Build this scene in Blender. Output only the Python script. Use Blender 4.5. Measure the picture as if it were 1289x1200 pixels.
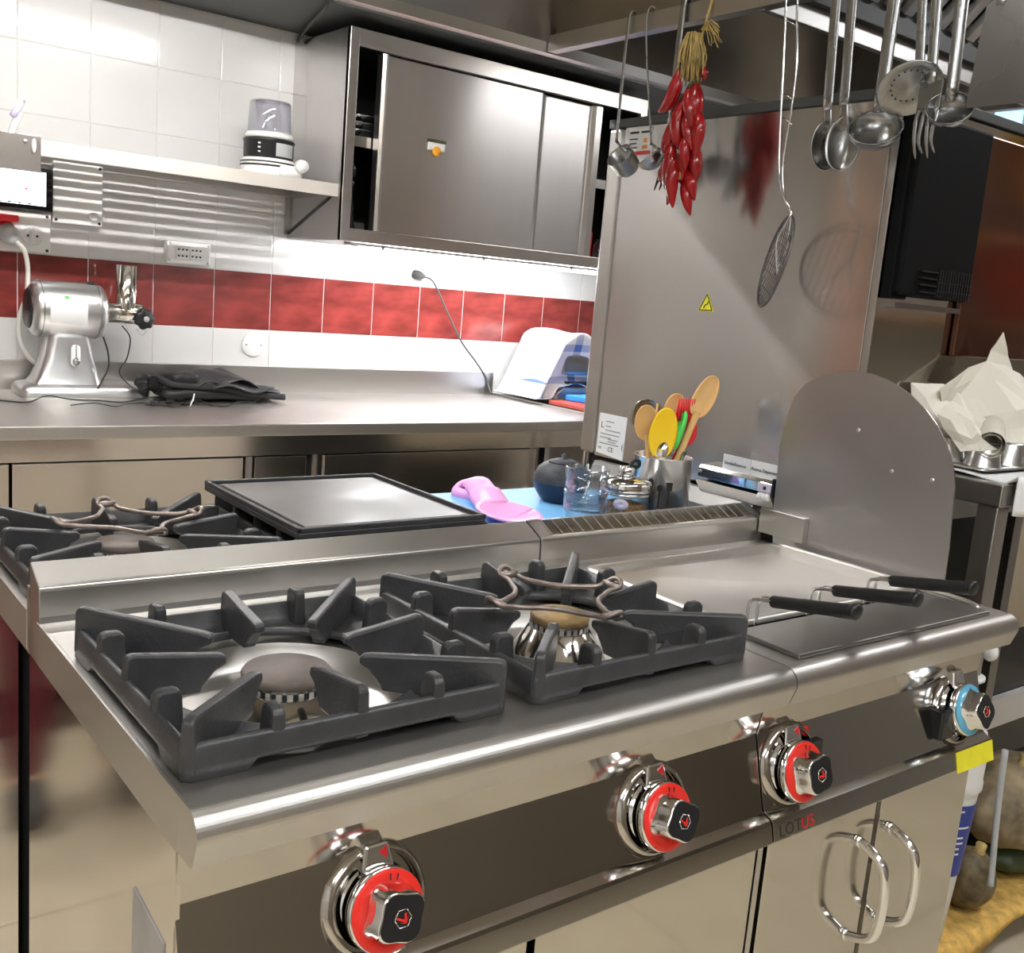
import bpy, bmesh, math, random
from mathutils import Vector, Matrix
random.seed(7)
for o in list(bpy.data.objects): bpy.data.objects.remove(o)
SC = bpy.context.scene
COL = SC.collection
PI = math.pi

# ------------------------------------------------------------------ camera
cam_d = bpy.data.cameras.new('camera'); cam = bpy.data.objects.new('camera', cam_d); COL.objects.link(cam)
cam_d.sensor_fit = 'HORIZONTAL'; cam_d.sensor_width = 36.0; cam_d.lens = 36.2056
cam_d.clip_start = 0.02
_r = Vector((.7953, -.6003, .0826)); _f = Vector((.6059, .7771, -.1731)); _u = _r.cross(_f); _r = _f.cross(_u)
_r.normalize(); _u.normalize(); _f.normalize()
cam.matrix_world = Matrix(((_r.x, _u.x, -_f.x, -.3015), (_r.y, _u.y, -_f.y, -.7848), (_r.z, _u.z, -_f.z, 1.35), (0, 0, 0, 1)))
SC.camera = cam
# ------------------------------------------------------------------ world, exposure, big lamps
w = bpy.data.worlds.new('world'); SC.world = w; w.use_nodes = True
w.node_tree.nodes['Background'].inputs[0].default_value = (.75, .8, .9, 1)
w.node_tree.nodes['Background'].inputs[1].default_value = .25
SC.view_settings.view_transform = 'Standard'; SC.view_settings.look = 'None'
SC.view_settings.gamma = 1.0; SC.view_settings.use_curve_mapping = False
SC.view_settings.exposure = 1.0
L_CEIL = 11.0      # emission of the ceiling fluorescent diffusers
L_AISLE = 145.0    # tube over the aisle, in front of the wall shelf
L_STRIP = 72.0    # strip light under the wall cabinet
L_HOOD_ADDED = 9.0  # emission of the lamps added inside the hood

# ------------------------------------------------------------------ materials
MATS = {}
def mat(name, col, rough=.5, metal=0., var=0., vscale=8., stretch=(1, 1, 1), rvar=0., bump=0., bscale=60., spec=.5, trans=0., ior=1.45, emit=0., coat=0., alpha=1., aniso=None):
    m = bpy.data.materials.new(name); m.use_nodes = True; nt = m.node_tree; b = nt.nodes['Principled BSDF']
    b.inputs['Base Color'].default_value = (*col, 1); b.inputs['Roughness'].default_value = rough
    b.inputs['Metallic'].default_value = metal; b.inputs['Specular IOR Level'].default_value = spec
    b.inputs['IOR'].default_value = ior; b.inputs['Transmission Weight'].default_value = trans
    b.inputs['Coat Weight'].default_value = coat; b.inputs['Alpha'].default_value = alpha
    if emit: b.inputs['Emission Color'].default_value = (*col, 1); b.inputs['Emission Strength'].default_value = emit
    if var or rvar or bump:
        tc = nt.nodes.new('ShaderNodeTexCoord'); mp = nt.nodes.new('ShaderNodeMapping'); mp.inputs['Scale'].default_value = stretch
        nt.links.new(tc.outputs['Object'], mp.inputs[0])
        n = nt.nodes.new('ShaderNodeTexNoise'); n.inputs['Scale'].default_value = vscale; n.inputs['Detail'].default_value = 2
        nt.links.new(mp.outputs[0], n.inputs['Vector'])
        if var:
            r = nt.nodes.new('ShaderNodeValToRGB'); r.color_ramp.elements[0].position = .3; r.color_ramp.elements[1].position = .7
            r.color_ramp.elements[0].color = (*[c*(1-var) for c in col], 1); r.color_ramp.elements[1].color = (*[min(1, c*(1+var)) for c in col], 1)
            nt.links.new(n.outputs['Fac'], r.inputs[0]); nt.links.new(r.outputs[0], b.inputs['Base Color'])
        if rvar:
            mr = nt.nodes.new('ShaderNodeMapRange'); mr.inputs['From Min'].default_value = .3; mr.inputs['From Max'].default_value = .7
            mr.inputs['To Min'].default_value = max(.02, rough-rvar); mr.inputs['To Max'].default_value = rough+rvar
            nt.links.new(n.outputs['Fac'], mr.inputs[0]); nt.links.new(mr.outputs[0], b.inputs['Roughness'])
        if bump:
            n2 = nt.nodes.new('ShaderNodeTexNoise'); n2.inputs['Scale'].default_value = bscale; n2.inputs['Detail'].default_value = 3
            nt.links.new(mp.outputs[0], n2.inputs['Vector'])
            bp = nt.nodes.new('ShaderNodeBump'); bp.inputs['Strength'].default_value = bump; bp.inputs['Distance'].default_value = .002
            nt.links.new(n2.outputs['Fac'], bp.inputs['Height']); nt.links.new(bp.outputs[0], b.inputs['Normal'])
    if aniso:
        cv = nt.nodes.new('ShaderNodeCombineXYZ')
        for i in range(3): cv.inputs[i].default_value = aniso[i]
        nt.links.new(cv.outputs[0], b.inputs['Tangent']); b.inputs['Anisotropic'].default_value = aniso[3]
    MATS[name] = m; return m
STEEL = (.56, .54, .51)
mat('steel_top', STEEL, .40, 1, .06, 3, rvar=.02)
mat('steel_polished', (.58, .55, .50), .10, 1, .03, 2, rvar=.02)
mat('steel_panel', (.50, .475, .44), .12, 1, .04, 2, rvar=.02)
mat('steel_brushed_x', (.55, .53, .50), .3, 1, .015, 30, (.03, 1, 1), rvar=.012)
mat('steel_brushed_z', (.57, .55, .53), .3, 1, .015, 30, (1, 1, .03), rvar=.012)
mat('steel_oven', (.60, .58, .57), .20, 1, .01, 14, (1, 1, .06), rvar=.006, aniso=(0, 0, 1, .85))
mat('burnt_wire', (.16, .155, .15), .4, .8)
mat('steel_pot', (.70, .69, .68), .27, 1, .02, 20, (1, 1, .05))
mat('steel_guard', (.52, .50, .495), .33, 1, .05, 5, rvar=.03)
mat('steel_satin', (.80, .76, .70), .5, .6, .02, 3)
mat('steel_counter', (.74, .69, .62), .16, 1, .02, 3)
mat('steel_dark', (.36, .35, .34), .34, 1, .04, 3, rvar=.02)
mat('steel_utensil', (.40, .40, .395), .28, 1, .0, 10, rvar=.02)
mat('steel_worn', (.50, .49, .48), .38, 1, .1, 8, rvar=.02)
mat('steel_hood', (.36, .33, .28), .33, 1, .1, 5, rvar=.02)
mat('steel_door', (.56, .55, .55),   .30, 1, .015, 20, (1, 1, .05), rvar=.01, aniso=(0, 0, 1, .75))
mat('chrome', (.82, .82, .82), .06, 1)
mat('wire_chrome', (.75, .74, .72), .15, 1)
mat('aluminium', (.72, .72, .72), .3, 1, .05, 10, rvar=.02)
mat('cast_iron', (.040, .040, .042), .42, 0, .25, 25, bump=.25, bscale=220, spec=.6)
mat('enamel_black', (.025, .026, .03), .28, 0, .2, 20, spec=.6)
mat('burnt_steel', (.22, .16, .11), .55, .7, .35, 30, rvar=.1)
mat('cap_iron', (.13, .105, .09), .6, .2, .25, 40, rvar=.1)
mat('cap_rust', (.26, .17, .07), .6, .2, .35, 40, rvar=.1)
mat('ring_wire', (.30, .25, .225), .42, .8, .3, 40)
mat('black_plastic', (.014, .014, .015), .35, 0, .1, 20)
mat('black_gloss', (.01, .01, .011), .12, 0)
mat('black_column', (.007, .007, .0075), .6, 0, spec=.08)
mat('black_matte', (.012, .012, .012), .7, 0)
mat('dark_grey', (.075, .08, .078), .5, .2, .1, 4)
mat('red_enamel', (.75, .03, .02), .3, 0)
mat('red_mark', (.55, .015, .02), .35, 0)
mat('blue_ring', (.12, .42, .62), .25, 0)
mat('white_plastic', (.80, .80, .78), .35, 0)
mat('white_paint', (.78, .77, .74), .5, 0, .03, 3)
mat('grey_plastic', (.45, .46, .46), .4, 0)
mat('yellow_sticker', (.80, .74, .03), .5, 0, .05, 40)
mat('white_sticker', (.78, .78, .78), .4, 0)
mat('film_grey', (.36, .35, .35), .45, .3, .15, 20)
mat('ink', (.02, .02, .02), .5, 0)
mat('ink_grey', (.3, .3, .3), .5, 0)
mat('tile_white', (.64, .635, .625), .13, 0, .02, 3, bump=.1, bscale=6, coat=.3)
mat('tile_red', (.19, .030, .026), .22, 0, .4, 7, (1, 1, 2.2), bump=.15, bscale=10, coat=.3)
mat('grout', (.62, .60, .57), .8, 0)
mat('floor_tile', (.70, .61, .46), .35, 0, .06, 4)
mat('floor_grout', (.22, .20, .17), .8, 0)
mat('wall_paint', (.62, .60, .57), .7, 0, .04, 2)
mat('wall_brown', (.22, .19, .15), .7, 0, .05, 2)
mat('ceiling_paint', (.78, .78, .78), .7, 0, .03, 2)
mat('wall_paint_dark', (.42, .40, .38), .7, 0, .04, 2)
mat('lamp', (.96, .98, 1), .5, emit=L_CEIL)
mat('lamp_aisle', (1, .98, .96), .5, emit=L_AISLE)
mat('lamp_far', (1, .98, .96), .5, emit=36)
mat('lamp_hood_added', (1, .95, .86), .5, emit=L_HOOD_ADDED)
mat('lamp_strip', (.97, .98, 1), .5, emit=L_STRIP)
mat('screen', (.95, .97, 1), .3, emit=1.6)
mat('sign_blue', (.35, .6, .9), .3, emit=.9)
mat('wood', (.72, .44, .17), .5, 0, .15, 14, (1, 1, .2))
mat('wood_dark', (.30, .17, .08), .5, 0, .2, 14)
mat('yellow_silicone', (.95, .62, .01), .4, 0)
mat('green_silicone', (.08, .62, .10), .4, 0)
mat('red_silicone', (.70, .02, .03), .4, 0)
mat('pink_plastic', (.92, .42, .78), .35, 0)
mat('blue_board', (.20, .50, .85), .45, 0, .05, 30)
mat('blue_board_deep', (.03, .25, .75), .45, 0, .05, 30)
mat('red_board', (.38, .055, .04), .5, 0, .1, 30)
mat('glass', (.97, .98, .99), .02, 0, trans=1, ior=1.45)
mat('glass_purple', (.92, .90, .96), .05, 0, trans=1, ior=1.4)
mat('herbs', (.36, .20, .08), .85, 0, .7, 220)
mat('label_lilac', (.62, .58, .75), .5, 0)
mat('teapot_iron', (.035, .04, .05), .5, 0, .2, 40, bump=.6, bscale=260)
mat('teapot_navy', (.014, .022, .055), .35, 0, .1, 20)
mat('chili', (.34, .006, .008), .22, 0, .3, 20, spec=.6, coat=.3)
mat('chili_stem', (.05, .06, .02), .6, 0)
mat('straw', (.52, .38, .14), .8, 0, .3, 60)
mat('bag_black', (.012, .012, .013), .5, 0, .3, 10, bump=.4, bscale=40)
mat('bag_grey', (.035, .035, .038), .45, 0, .3, 10, bump=.3, bscale=40)
mat('cable_black', (.012, .012, .012), .45, 0)
mat('cable_grey', (.06, .06, .06), .5, 0)
mat('cable_white', (.70, .68, .64), .5, 0)
mat('cloth_white', (.80, .80, .80), .9, 0, .03, 20, bump=.2, bscale=300)
mat('paper', (.78, .74, .64), .6, 0, .05, 6)
mat('yellow_cloth', (.72, .45, .12), .9, 0, .25, 40, bump=.5, bscale=200)
mat('squash_brown', (.26, .20, .12), .6, 0, .5, 22, bump=.5, bscale=40)
mat('squash_green', (.035, .05, .02), .5, 0, .4, 14, bump=.3, bscale=30)
mat('squash_small', (.12, .09, .045), .5, 0, .75, 26, bump=.3, bscale=30)
mat('blue_label', (.03, .05, .30), .4, 0)
mat('cream_panel', (.62, .54, .41), .5, 0)
mat('oven_glass', (.13, .055, .035), .13, .75, .25, 2)
mat('burgundy', (.13, .01, .025), .8, 0, .15, 30)
mat('skin', (.55, .32, .22), .5, 0)
mat('shoe', (.05, .05, .055), .6, 0, .5, 30)
mat('magnet_orange', (.85, .38, .02), .4, 0)
mat('warm_orange', (.75, .30, .05), .4, 0)
mat('gold', (.55, .38, .12), .3, 1)
mat('bowl_red', (.62, .06, .04), .4, 0)
mat('water', (.95, .97, 1), .0, 0, trans=1, ior=1.33)
mat('grease', (.35, .27, .17), .5, .3, .5, 30)

def thin_glass(name, col, gl=.06):
    m = bpy.data.materials.new(name); m.use_nodes = True; nt = m.node_tree; nt.nodes.clear()
    out = nt.nodes.new('ShaderNodeOutputMaterial'); mx = nt.nodes.new('ShaderNodeMixShader'); tr = nt.nodes.new('ShaderNodeBsdfTransparent'); gg = nt.nodes.new('ShaderNodeBsdfGlossy')
    lw = nt.nodes.new('ShaderNodeLayerWeight'); lw.inputs[0].default_value = .5; fr = nt.nodes.new('ShaderNodeMath'); fr.operation = 'POWER'; fr.inputs[1].default_value = 3.5; nt.links.new(lw.outputs['Facing'], fr.inputs[0]); tr.inputs[0].default_value = (*col, 1); gg.inputs['Roughness'].default_value = .03
    ad = nt.nodes.new('ShaderNodeMath'); ad.operation = 'ADD'; ad.inputs[1].default_value = gl; nt.links.new(fr.outputs[0], ad.inputs[0])
    nt.links.new(ad.outputs[0], mx.inputs[0]); nt.links.new(tr.outputs[0], mx.inputs[1]); nt.links.new(gg.outputs[0], mx.inputs[2]); nt.links.new(mx.outputs[0], out.inputs[0])
    MATS[name] = m
thin_glass('glass', (.93, .955, .97)); thin_glass('glass_purple', (.90, .90, .935), .07)
def stripes(name, base, col):
    """white cloth with blue check bands"""
    m = mat(name, base, .9); nt = m.node_tree; b = nt.nodes['Principled BSDF']
    tc = nt.nodes.new('ShaderNodeTexCoord'); sx = nt.nodes.new('ShaderNodeSeparateXYZ'); nt.links.new(tc.outputs['Object'], sx.inputs[0])
    outs = []
    for ax, w0, ph in ((0, 5.2, .06), (2, 7.0, .02)):
        ad = nt.nodes.new('ShaderNodeMath'); ad.operation = 'ADD'; ad.inputs[1].default_value = ph+5; nt.links.new(sx.outputs[ax], ad.inputs[0])
        mu = nt.nodes.new('ShaderNodeMath'); mu.operation = 'MULTIPLY'; mu.inputs[1].default_value = w0; nt.links.new(ad.outputs[0], mu.inputs[0])
        fr = nt.nodes.new('ShaderNodeMath'); fr.operation = 'FRACT'; nt.links.new(mu.outputs[0], fr.inputs[0])
        lt = nt.nodes.new('ShaderNodeMath'); lt.operation = 'LESS_THAN'; lt.inputs[1].default_value = .22; nt.links.new(fr.outputs[0], lt.inputs[0])
        outs.append(lt)
    sm = nt.nodes.new('ShaderNodeMath'); sm.operation = 'ADD'; nt.links.new(outs[0].outputs[0], sm.inputs[0]); nt.links.new(outs[1].outputs[0], sm.inputs[1])
    hf = nt.nodes.new('ShaderNodeMath'); hf.operation = 'MULTIPLY'; hf.inputs[1].default_value = .5; nt.links.new(sm.outputs[0], hf.inputs[0])
    mx = nt.nodes.new('ShaderNodeMix'); mx.data_type = 'RGBA'; nt.links.new(hf.outputs[0], mx.inputs[0])
    mx.inputs[6].default_value = (*base, 1); mx.inputs[7].default_value = (*col, 1); nt.links.new(mx.outputs[2], b.inputs['Base Color'])
stripes('towel', (.82, .82, .82), (.10, .16, .40))
mat('griddle_face', (.16, .155, .15), .38, .5, .2, 6, rvar=.1)

# ------------------------------------------------------------------ geometry helpers
class G:
    """collects geometry in world coordinates; ob() links it as one mesh object"""
    def __init__(s): s.v = []; s.f = []; s.sm = []
    def add(s, vs, fs, smooth=False, M=None):
        k = len(s.v)
        s.v += [tuple(M @ Vector(p)) if M else tuple(p) for p in vs]
        s.f += [tuple(i+k for i in f) for f in fs]; s.sm += [smooth]*len(fs); return s
    def box(s, x0, x1, y0, y1, z0, z1, bev=0., M=None, seg=2):
        bm = bmesh.new(); bmesh.ops.create_cube(bm, size=1)
        for v in bm.verts: v.co = Vector(((x0+x1)/2+v.co.x*(x1-x0), (y0+y1)/2+v.co.y*(y1-y0), (z0+z1)/2+v.co.z*(z1-z0)))
        if bev: bmesh.ops.bevel(bm, geom=bm.edges[:], offset=bev, segments=seg, affect='EDGES', profile=.5)
        bm.verts.index_update()
        s.add([v.co[:] for v in bm.verts], [[v.index for v in f.verts] for f in bm.faces], False, M); bm.free(); return s
    def lathe(s, prof, M=None, n=32, smooth=True, cap=True, ang=2*PI, rfun=None):
        vs = []; fs = []; m = len(prof); full = abs(ang-2*PI) < 1e-6; cnt = n if full else n+1
        for i in range(cnt):
            a = ang*i/n
            for r, z in prof:
                if rfun: r = r*rfun(a, z)
                vs.append((r*math.cos(a), r*math.sin(a), z))
        for i in range(n):
            j = (i+1) % cnt
            for k in range(m-1): fs.append((i*m+k, j*m+k, j*m+k+1, i*m+k+1))
        if cap and full:
            if prof[0][0] > 1e-5: fs.append([i*m for i in range(n)][::-1])
            if prof[-1][0] > 1e-5: fs.append([i*m+m-1 for i in range(n)])
        return s.add(vs, fs, smooth, M)
    def cyl(s, p0, p1, r0, r1=None, n=20, smooth=True):
        p0 = Vector(p0); p1 = Vector(p1); d = p1-p0; r1 = r0 if r1 is None else r1
        M = Matrix.Translation(p0) @ d.to_track_quat('Z', 'Y').to_matrix().to_4x4()
        return s.lathe([(r0, 0), (r1, d.length)], M, n, smooth)
    def tube(s, pts, r, n=8, closed=False, flat=1., smooth=True, up=None):
        P = [Vector(p) for p in pts]; m = len(P); vs = []; fs = []
        rr = r if isinstance(r, (list, tuple)) else [r]*m
        T = []
        for i in range(m):
            if closed: t = P[(i+1) % m]-P[i-1]
            else: t = P[min(i+1, m-1)]-P[max(i-1, 0)]
            T.append(t.normalized() if t.length > 1e-9 else Vector((0, 0, 1)))
        a = Vector(up) if up else (Vector((0, 0, 1)) if abs(T[0].z) < .9 else Vector((1, 0, 0)))
        N = (a-T[0]*a.dot(T[0])).normalized()
        for i in range(m):
            N = (N-T[i]*N.dot(T[i])).normalized(); B = T[i].cross(N)
            for k in range(n):
                c = 2*PI*k/n; vs.append(P[i]+N*math.cos(c)*rr[i]+B*math.sin(c)*rr[i]*flat)
        for i in range(m if closed else m-1):
            j = (i+1) % m
            for k in range(n): fs.append((i*n+k, i*n+(k+1) % n, j*n+(k+1) % n, j*n+k))
        if not closed: fs += [list(range(n))[::-1], [(m-1)*n+k for k in range(n)]]
        return s.add(vs, fs, smooth)
    def prism(s, poly, axis, a, b, M=None, smooth=False):
        """poly in the two other axes (x: (y,z), y: (x,z), z: (x,y)) extruded along axis"""
        def mk(p, t): return (t, p[0], p[1]) if axis == 'x' else (p[0], t, p[1]) if axis == 'y' else (p[0], p[1], t)
        n = len(poly); vs = [mk(p, a) for p in poly]+[mk(p, b) for p in poly]
        fs = [(i, (i+1) % n, n+(i+1) % n, n+i) for i in range(n)]
        s.add(vs, fs, smooth, M); k = len(s.v)-2*n
        s.f += [tuple(k+i for i in range(n))[::-1], tuple(k+n+i for i in range(n))]; s.sm += [False, False]; return s
    def ell(s, c, rx, ry, rz, M=None, n=20, m=12, rfun=None):
        prof = [(max(1e-6, math.sin(PI*i/m)), -math.cos(PI*i/m)) for i in range(m+1)]
        T = (M or Matrix.Identity(4)) @ Matrix.Translation(c) @ Matrix.Diagonal((rx, ry, rz, 1))
        return s.lathe(prof, T, n, True, False, rfun=rfun)
    def holeplate(s, x0, x1, y0, y1, cx, cy, r, z, n=48, z2=None):
        """flat plate z with a round hole; with z2 also the hole wall down to z2"""
        A = sorted([2*PI*i/n for i in range(n)]+[math.atan2(y-cy, x-cx) % (2*PI) for x in (x0, x1) for y in (y0, y1)])
        vi = []; vo = []
        for a in A:
            c, q = math.cos(a), math.sin(a)
            t = min(((x1-cx)/c if c > 1e-9 else (x0-cx)/c if c < -1e-9 else 1e9), ((y1-cy)/q if q > 1e-9 else (y0-cy)/q if q < -1e-9 else 1e9))
            vi.append((cx+r*c, cy+r*q, z)); vo.append((cx+t*c, cy+t*q, z))
        m = len(A); s.add(vi+vo, [(i, m+i, m+(i+1) % m, (i+1) % m) for i in range(m)])
        return s
    def grid(s, fn, nu, nv, smooth=True, closed_u=False):
        vs = [fn(i/nu, j/nv) for i in range(nu+1) for j in range(nv+1)]
        fs = [(i*(nv+1)+j, (i+1)*(nv+1)+j, (i+1)*(nv+1)+j+1, i*(nv+1)+j+1) for i in range(nu) for j in range(nv)]
        return s.add(vs, fs, smooth)

ROOT = {}
def origin_of(o): return ROOT.get(o.name, Vector((0, 0, 0)))
def tag(o, label=None, cat=None, group=None, kind=None):
    if label: o['label'] = label
    if cat: o['category'] = cat
    if group: o['group'] = group
    if kind: o['kind'] = kind
    return o
def thing(name, label, cat, loc, group=None):
    o = bpy.data.objects.new(name, None); COL.objects.link(o); o.location = loc; o.empty_display_size = .05
    ROOT[o.name] = Vector(loc); return tag(o, label, cat, group)
def ob(name, g, m, parent=None, loc=None, label=None, bevel=0., solid=0., sub=0, auto=None, kind=None, crumple=0):
    org = origin_of(parent) if parent else Vector(loc or (0, 0, 0))
    me = bpy.data.meshes.new(name); me.from_pydata([tuple(Vector(p)-org) for p in g.v], [], g.f); me.update()
    bm = bmesh.new(); bm.from_mesh(me); 
    if crumple:
        bmesh.ops.remove_doubles(bm, verts=bm.verts, dist=1e-6); bmesh.ops.triangulate(bm, faces=bm.faces)
        bmesh.ops.subdivide_edges(bm, edges=bm.edges[:], cuts=2, use_grid_fill=True)
        for v in bm.verts: v.co += Vector([random.uniform(-crumple, crumple) for _ in range(3)])
    bmesh.ops.recalc_face_normals(bm, faces=bm.faces); bm.to_mesh(me); bm.free()
    me.polygons.foreach_set('use_smooth', g.sm if len(g.sm) == len(me.polygons) else [not crumple]*len(me.polygons))
    me.materials.append(MATS[m]); o = bpy.data.objects.new(name, me); COL.objects.link(o)
    if parent: o.parent = parent
    else: o.location = org
    ROOT[o.name] = org
    if solid:
        d = o.modifiers.new('solid', 'SOLIDIFY'); d.thickness = solid; d.offset = 0
    if bevel:
        d = o.modifiers.new('bevel', 'BEVEL'); d.width = bevel; d.segments = 2; d.limit_method = 'ANGLE'; d.angle_limit = .6
    if sub:
        d = o.modifiers.new('sub', 'SUBSURF'); d.levels = sub; d.render_levels = sub
    if label: o['label'] = label
    if kind: o['kind'] = kind
    return o
def one(name, g, m, label, cat, loc, group=None, **k):
    return tag(ob(name, g, m, None, loc, **k), label, cat, group)
def struct(name, g, m, **k):
    o = ob(name, g, m, None, **k); o['kind'] = 'structure'; return o
def text(name, body, size, pos, right, up, m, parent, extrude=.0004, align='LEFT', spacing=1., loc=None):
    cu = bpy.data.curves.new('t', 'FONT'); cu.body = body; cu.size = size; cu.extrude = extrude; cu.align_x = align; cu.space_character = spacing
    cu.resolution_u = 3
    t = bpy.data.objects.new('t', cu); COL.objects.link(t); bpy.context.view_layer.update()
    me = bpy.data.meshes.new_from_object(t.evaluated_get(bpy.context.evaluated_depsgraph_get()))
    bpy.data.objects.remove(t); bpy.data.curves.remove(cu)
    R = Vector(right).normalized(); U = Vector(up).normalized(); N = R.cross(U)
    M = Matrix(((R.x, U.x, N.x, pos[0]), (R.y, U.y, N.y, pos[1]), (R.z, U.z, N.z, pos[2]), (0, 0, 0, 1)))
    me.transform(Matrix.Translation(-origin_of(parent)) @ M); me.name = name
    me.materials.clear(); me.materials.append(MATS[m])
    o = bpy.data.objects.new(name, me); COL.objects.link(o); o.parent = parent; ROOT[o.name] = origin_of(parent); return o
def frame(pos, z, xhint=(1, 0, 0)):
    """matrix whose Z axis is z"""
    Z = Vector(z).normalized(); X = Vector(xhint); X = (X-Z*X.dot(Z)).normalized(); Y = Z.cross(X)
    return Matrix(((X.x, Y.x, Z.x, pos[0]), (X.y, Y.y, Z.y, pos[1]), (X.z, Y.z, Z.z, pos[2]), (0, 0, 0, 1)))
def copyobj(o, parent=None, loc=None):
    c = o.copy(); COL.objects.link(c)
    if parent: c.parent = parent
    if loc is not None: c.location = loc
    return c
def bez(P, n=12):
    """smooth polyline through control points (Catmull-Rom)"""
    P = [Vector(p) for p in P]; out = []
    for i in range(len(P)-1):
        a, b, c, d = P[max(i-1, 0)], P[i], P[i+1], P[min(i+2, len(P)-1)]
        for k in range(n):
            t = k/n; out.append(.5*((2*b)+(c-a)*t+(2*a-5*b+4*c-d)*t*t+(3*b-a-3*c+d)*t**3))
    out.append(P[-1]); return out
def arc(c, r, a0, a1, n=10): return [(c[0]+r*math.cos(a0+(a1-a0)*i/n), c[1]+r*math.sin(a0+(a1-a0)*i/n)) for i in range(n+1)]

# ================================================================== SETTING
# floor tiles, one by one
fl = struct('floor', G().box(-2.3, 4.1, -2.7, 3.1, -.05, -.004), 'floor_grout')
ft = ob('floor_tile', G().box(-.198, .198, -.198, .198, -.006, 0, .0015, seg=1), 'floor_tile', fl)
first = True
for i in range(16):
    for j in range(15):
        p = (-2.1+.4*i, -2.5+.4*j, 0)
        if p[0] > 4 or p[1] > 3: continue
        if first: ft.location = p; first = False
        else: copyobj(ft, fl, p)
struct('ceiling', G().box(-2.3, 4.1, -2.7, 3.1, 2.5, 2.56), 'ceiling_paint')
struct('wall_left', G().box(-2.36, -2.3, -2.7, 3.1, 0, 2.5), 'wall_paint')
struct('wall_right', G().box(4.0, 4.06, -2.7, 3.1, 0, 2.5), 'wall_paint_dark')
struct('wall_front', G().box(-2.3, 4.1, -2.76, -2.7, 0, 2.5), 'wall_brown')
wb = struct('wall_back', G().box(-2.3, 4.1, 2.9862, 3.1, 0, 2.5), 'grout')
# wall tiles: white courses and one red course
def tile_mesh(w, h): return G().box(-w/2, w/2, -.005, .005, -h/2, h/2, .002, seg=2)
rows = [(.69, .914), (.914, 1.137), (1.137, 1.353), (1.353, 1.577), (1.577, 1.80), (1.80, 2.022), (2.022, 2.235)]
proto = {}
for ri, (z0, z1) in enumerate(rows):
    for k in range(-4, 13):
        x0 = .491+.2245*k; red = ri == 2; key = (ri, red)
        p = (x0+.11225, 2.989+random.uniform(-.0005, .0005), (z0+z1)/2)
        if key not in proto:
            t = ob('wall_tile', tile_mesh(.2216 if red else .2226, z1-z0-.0022), 'tile_red' if red else 'tile_white', wb); proto[key] = t; t.location = p
            if red: t['label'] = 'brick red glazed tile'
        else:
            t = copyobj(proto[key], wb, p)
        t.rotation_euler = (random.uniform(-.0015, .0015), 0, random.uniform(-.0015, .0015))
struct('trim_1', G().box(-2.3, 4.0, 2.47, 2.99, 2.24, 2.49, .004), 'dark_grey')   # dark soffit over wall cabinets

# ================================================================== LAMPS
def ceiling_light(x, y, z, lx, ly, m, label, power=None):
    t = thing('ceiling_light', label, 'lamp', (x, y, z))
    ob('housing', G().box(x-lx/2-.02, x+lx/2+.02, y-ly/2-.02, y+ly/2+.02, z+.004, z+.05, .004), 'white_paint', t)
    ob('diffuser', G().box(x-lx/2, x+lx/2, y-ly/2, y+ly/2, z-.006, z+.004), m, t)
    return t
ceiling_light(.35, 1.80, 2.30, 1.9, .016, 'lamp_aisle', 'slim tube lamp hanging over the aisle before the wall shelf')
ceiling_light(3.05, 1.80, 2.30, 1.0, .016, 'lamp_far', 'slim tube lamp over the aisle beyond the oven')
ceiling_light(-1.2, -.9, 2.44, 1.2, .3, 'lamp', 'white ceiling lamp nearest the left wall')
ceiling_light(-.7, -2.1, 2.44, 1.2, .3, 'lamp', 'white ceiling lamp behind the cooking range')
ceiling_light(1.0, -.95, 2.44, 1.2, .3, 'lamp', 'white ceiling lamp before the cooking range')
ceiling_light(2.95, -.1, 2.44, .6, .3, 'lamp', 'added unseen ceiling lamp nearest the right wall, lighting the table')  # added out of view to brighten the paper and cloth on the table

# ================================================================== COOKING RANGES
ZT = .897
def hob_profile(flip=None):
    """front edge profile (y,z) of a hob top, nose at y=0"""
    P = [(.0365, ZT)]+[(.010+.021*math.cos(a), .876+.021*math.sin(a)) for a in [PI/2+PI/2*1.12*i/12 for i in range(13)]]+[(-.001, .846), (.001, .845), (.036, .845), (.0365, .885)]
    return P
def mir(P, y1): return [(y1-y, z) for y, z in P]
PANEL = [(.034, .846), (.0435, .786), (.0425, .783), (.017, .690), (.014, .685), (.001, .679), (-.002, .675), (-.008, .650), (-.004, .648), (.05, .648), (.05, .846)]

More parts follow.
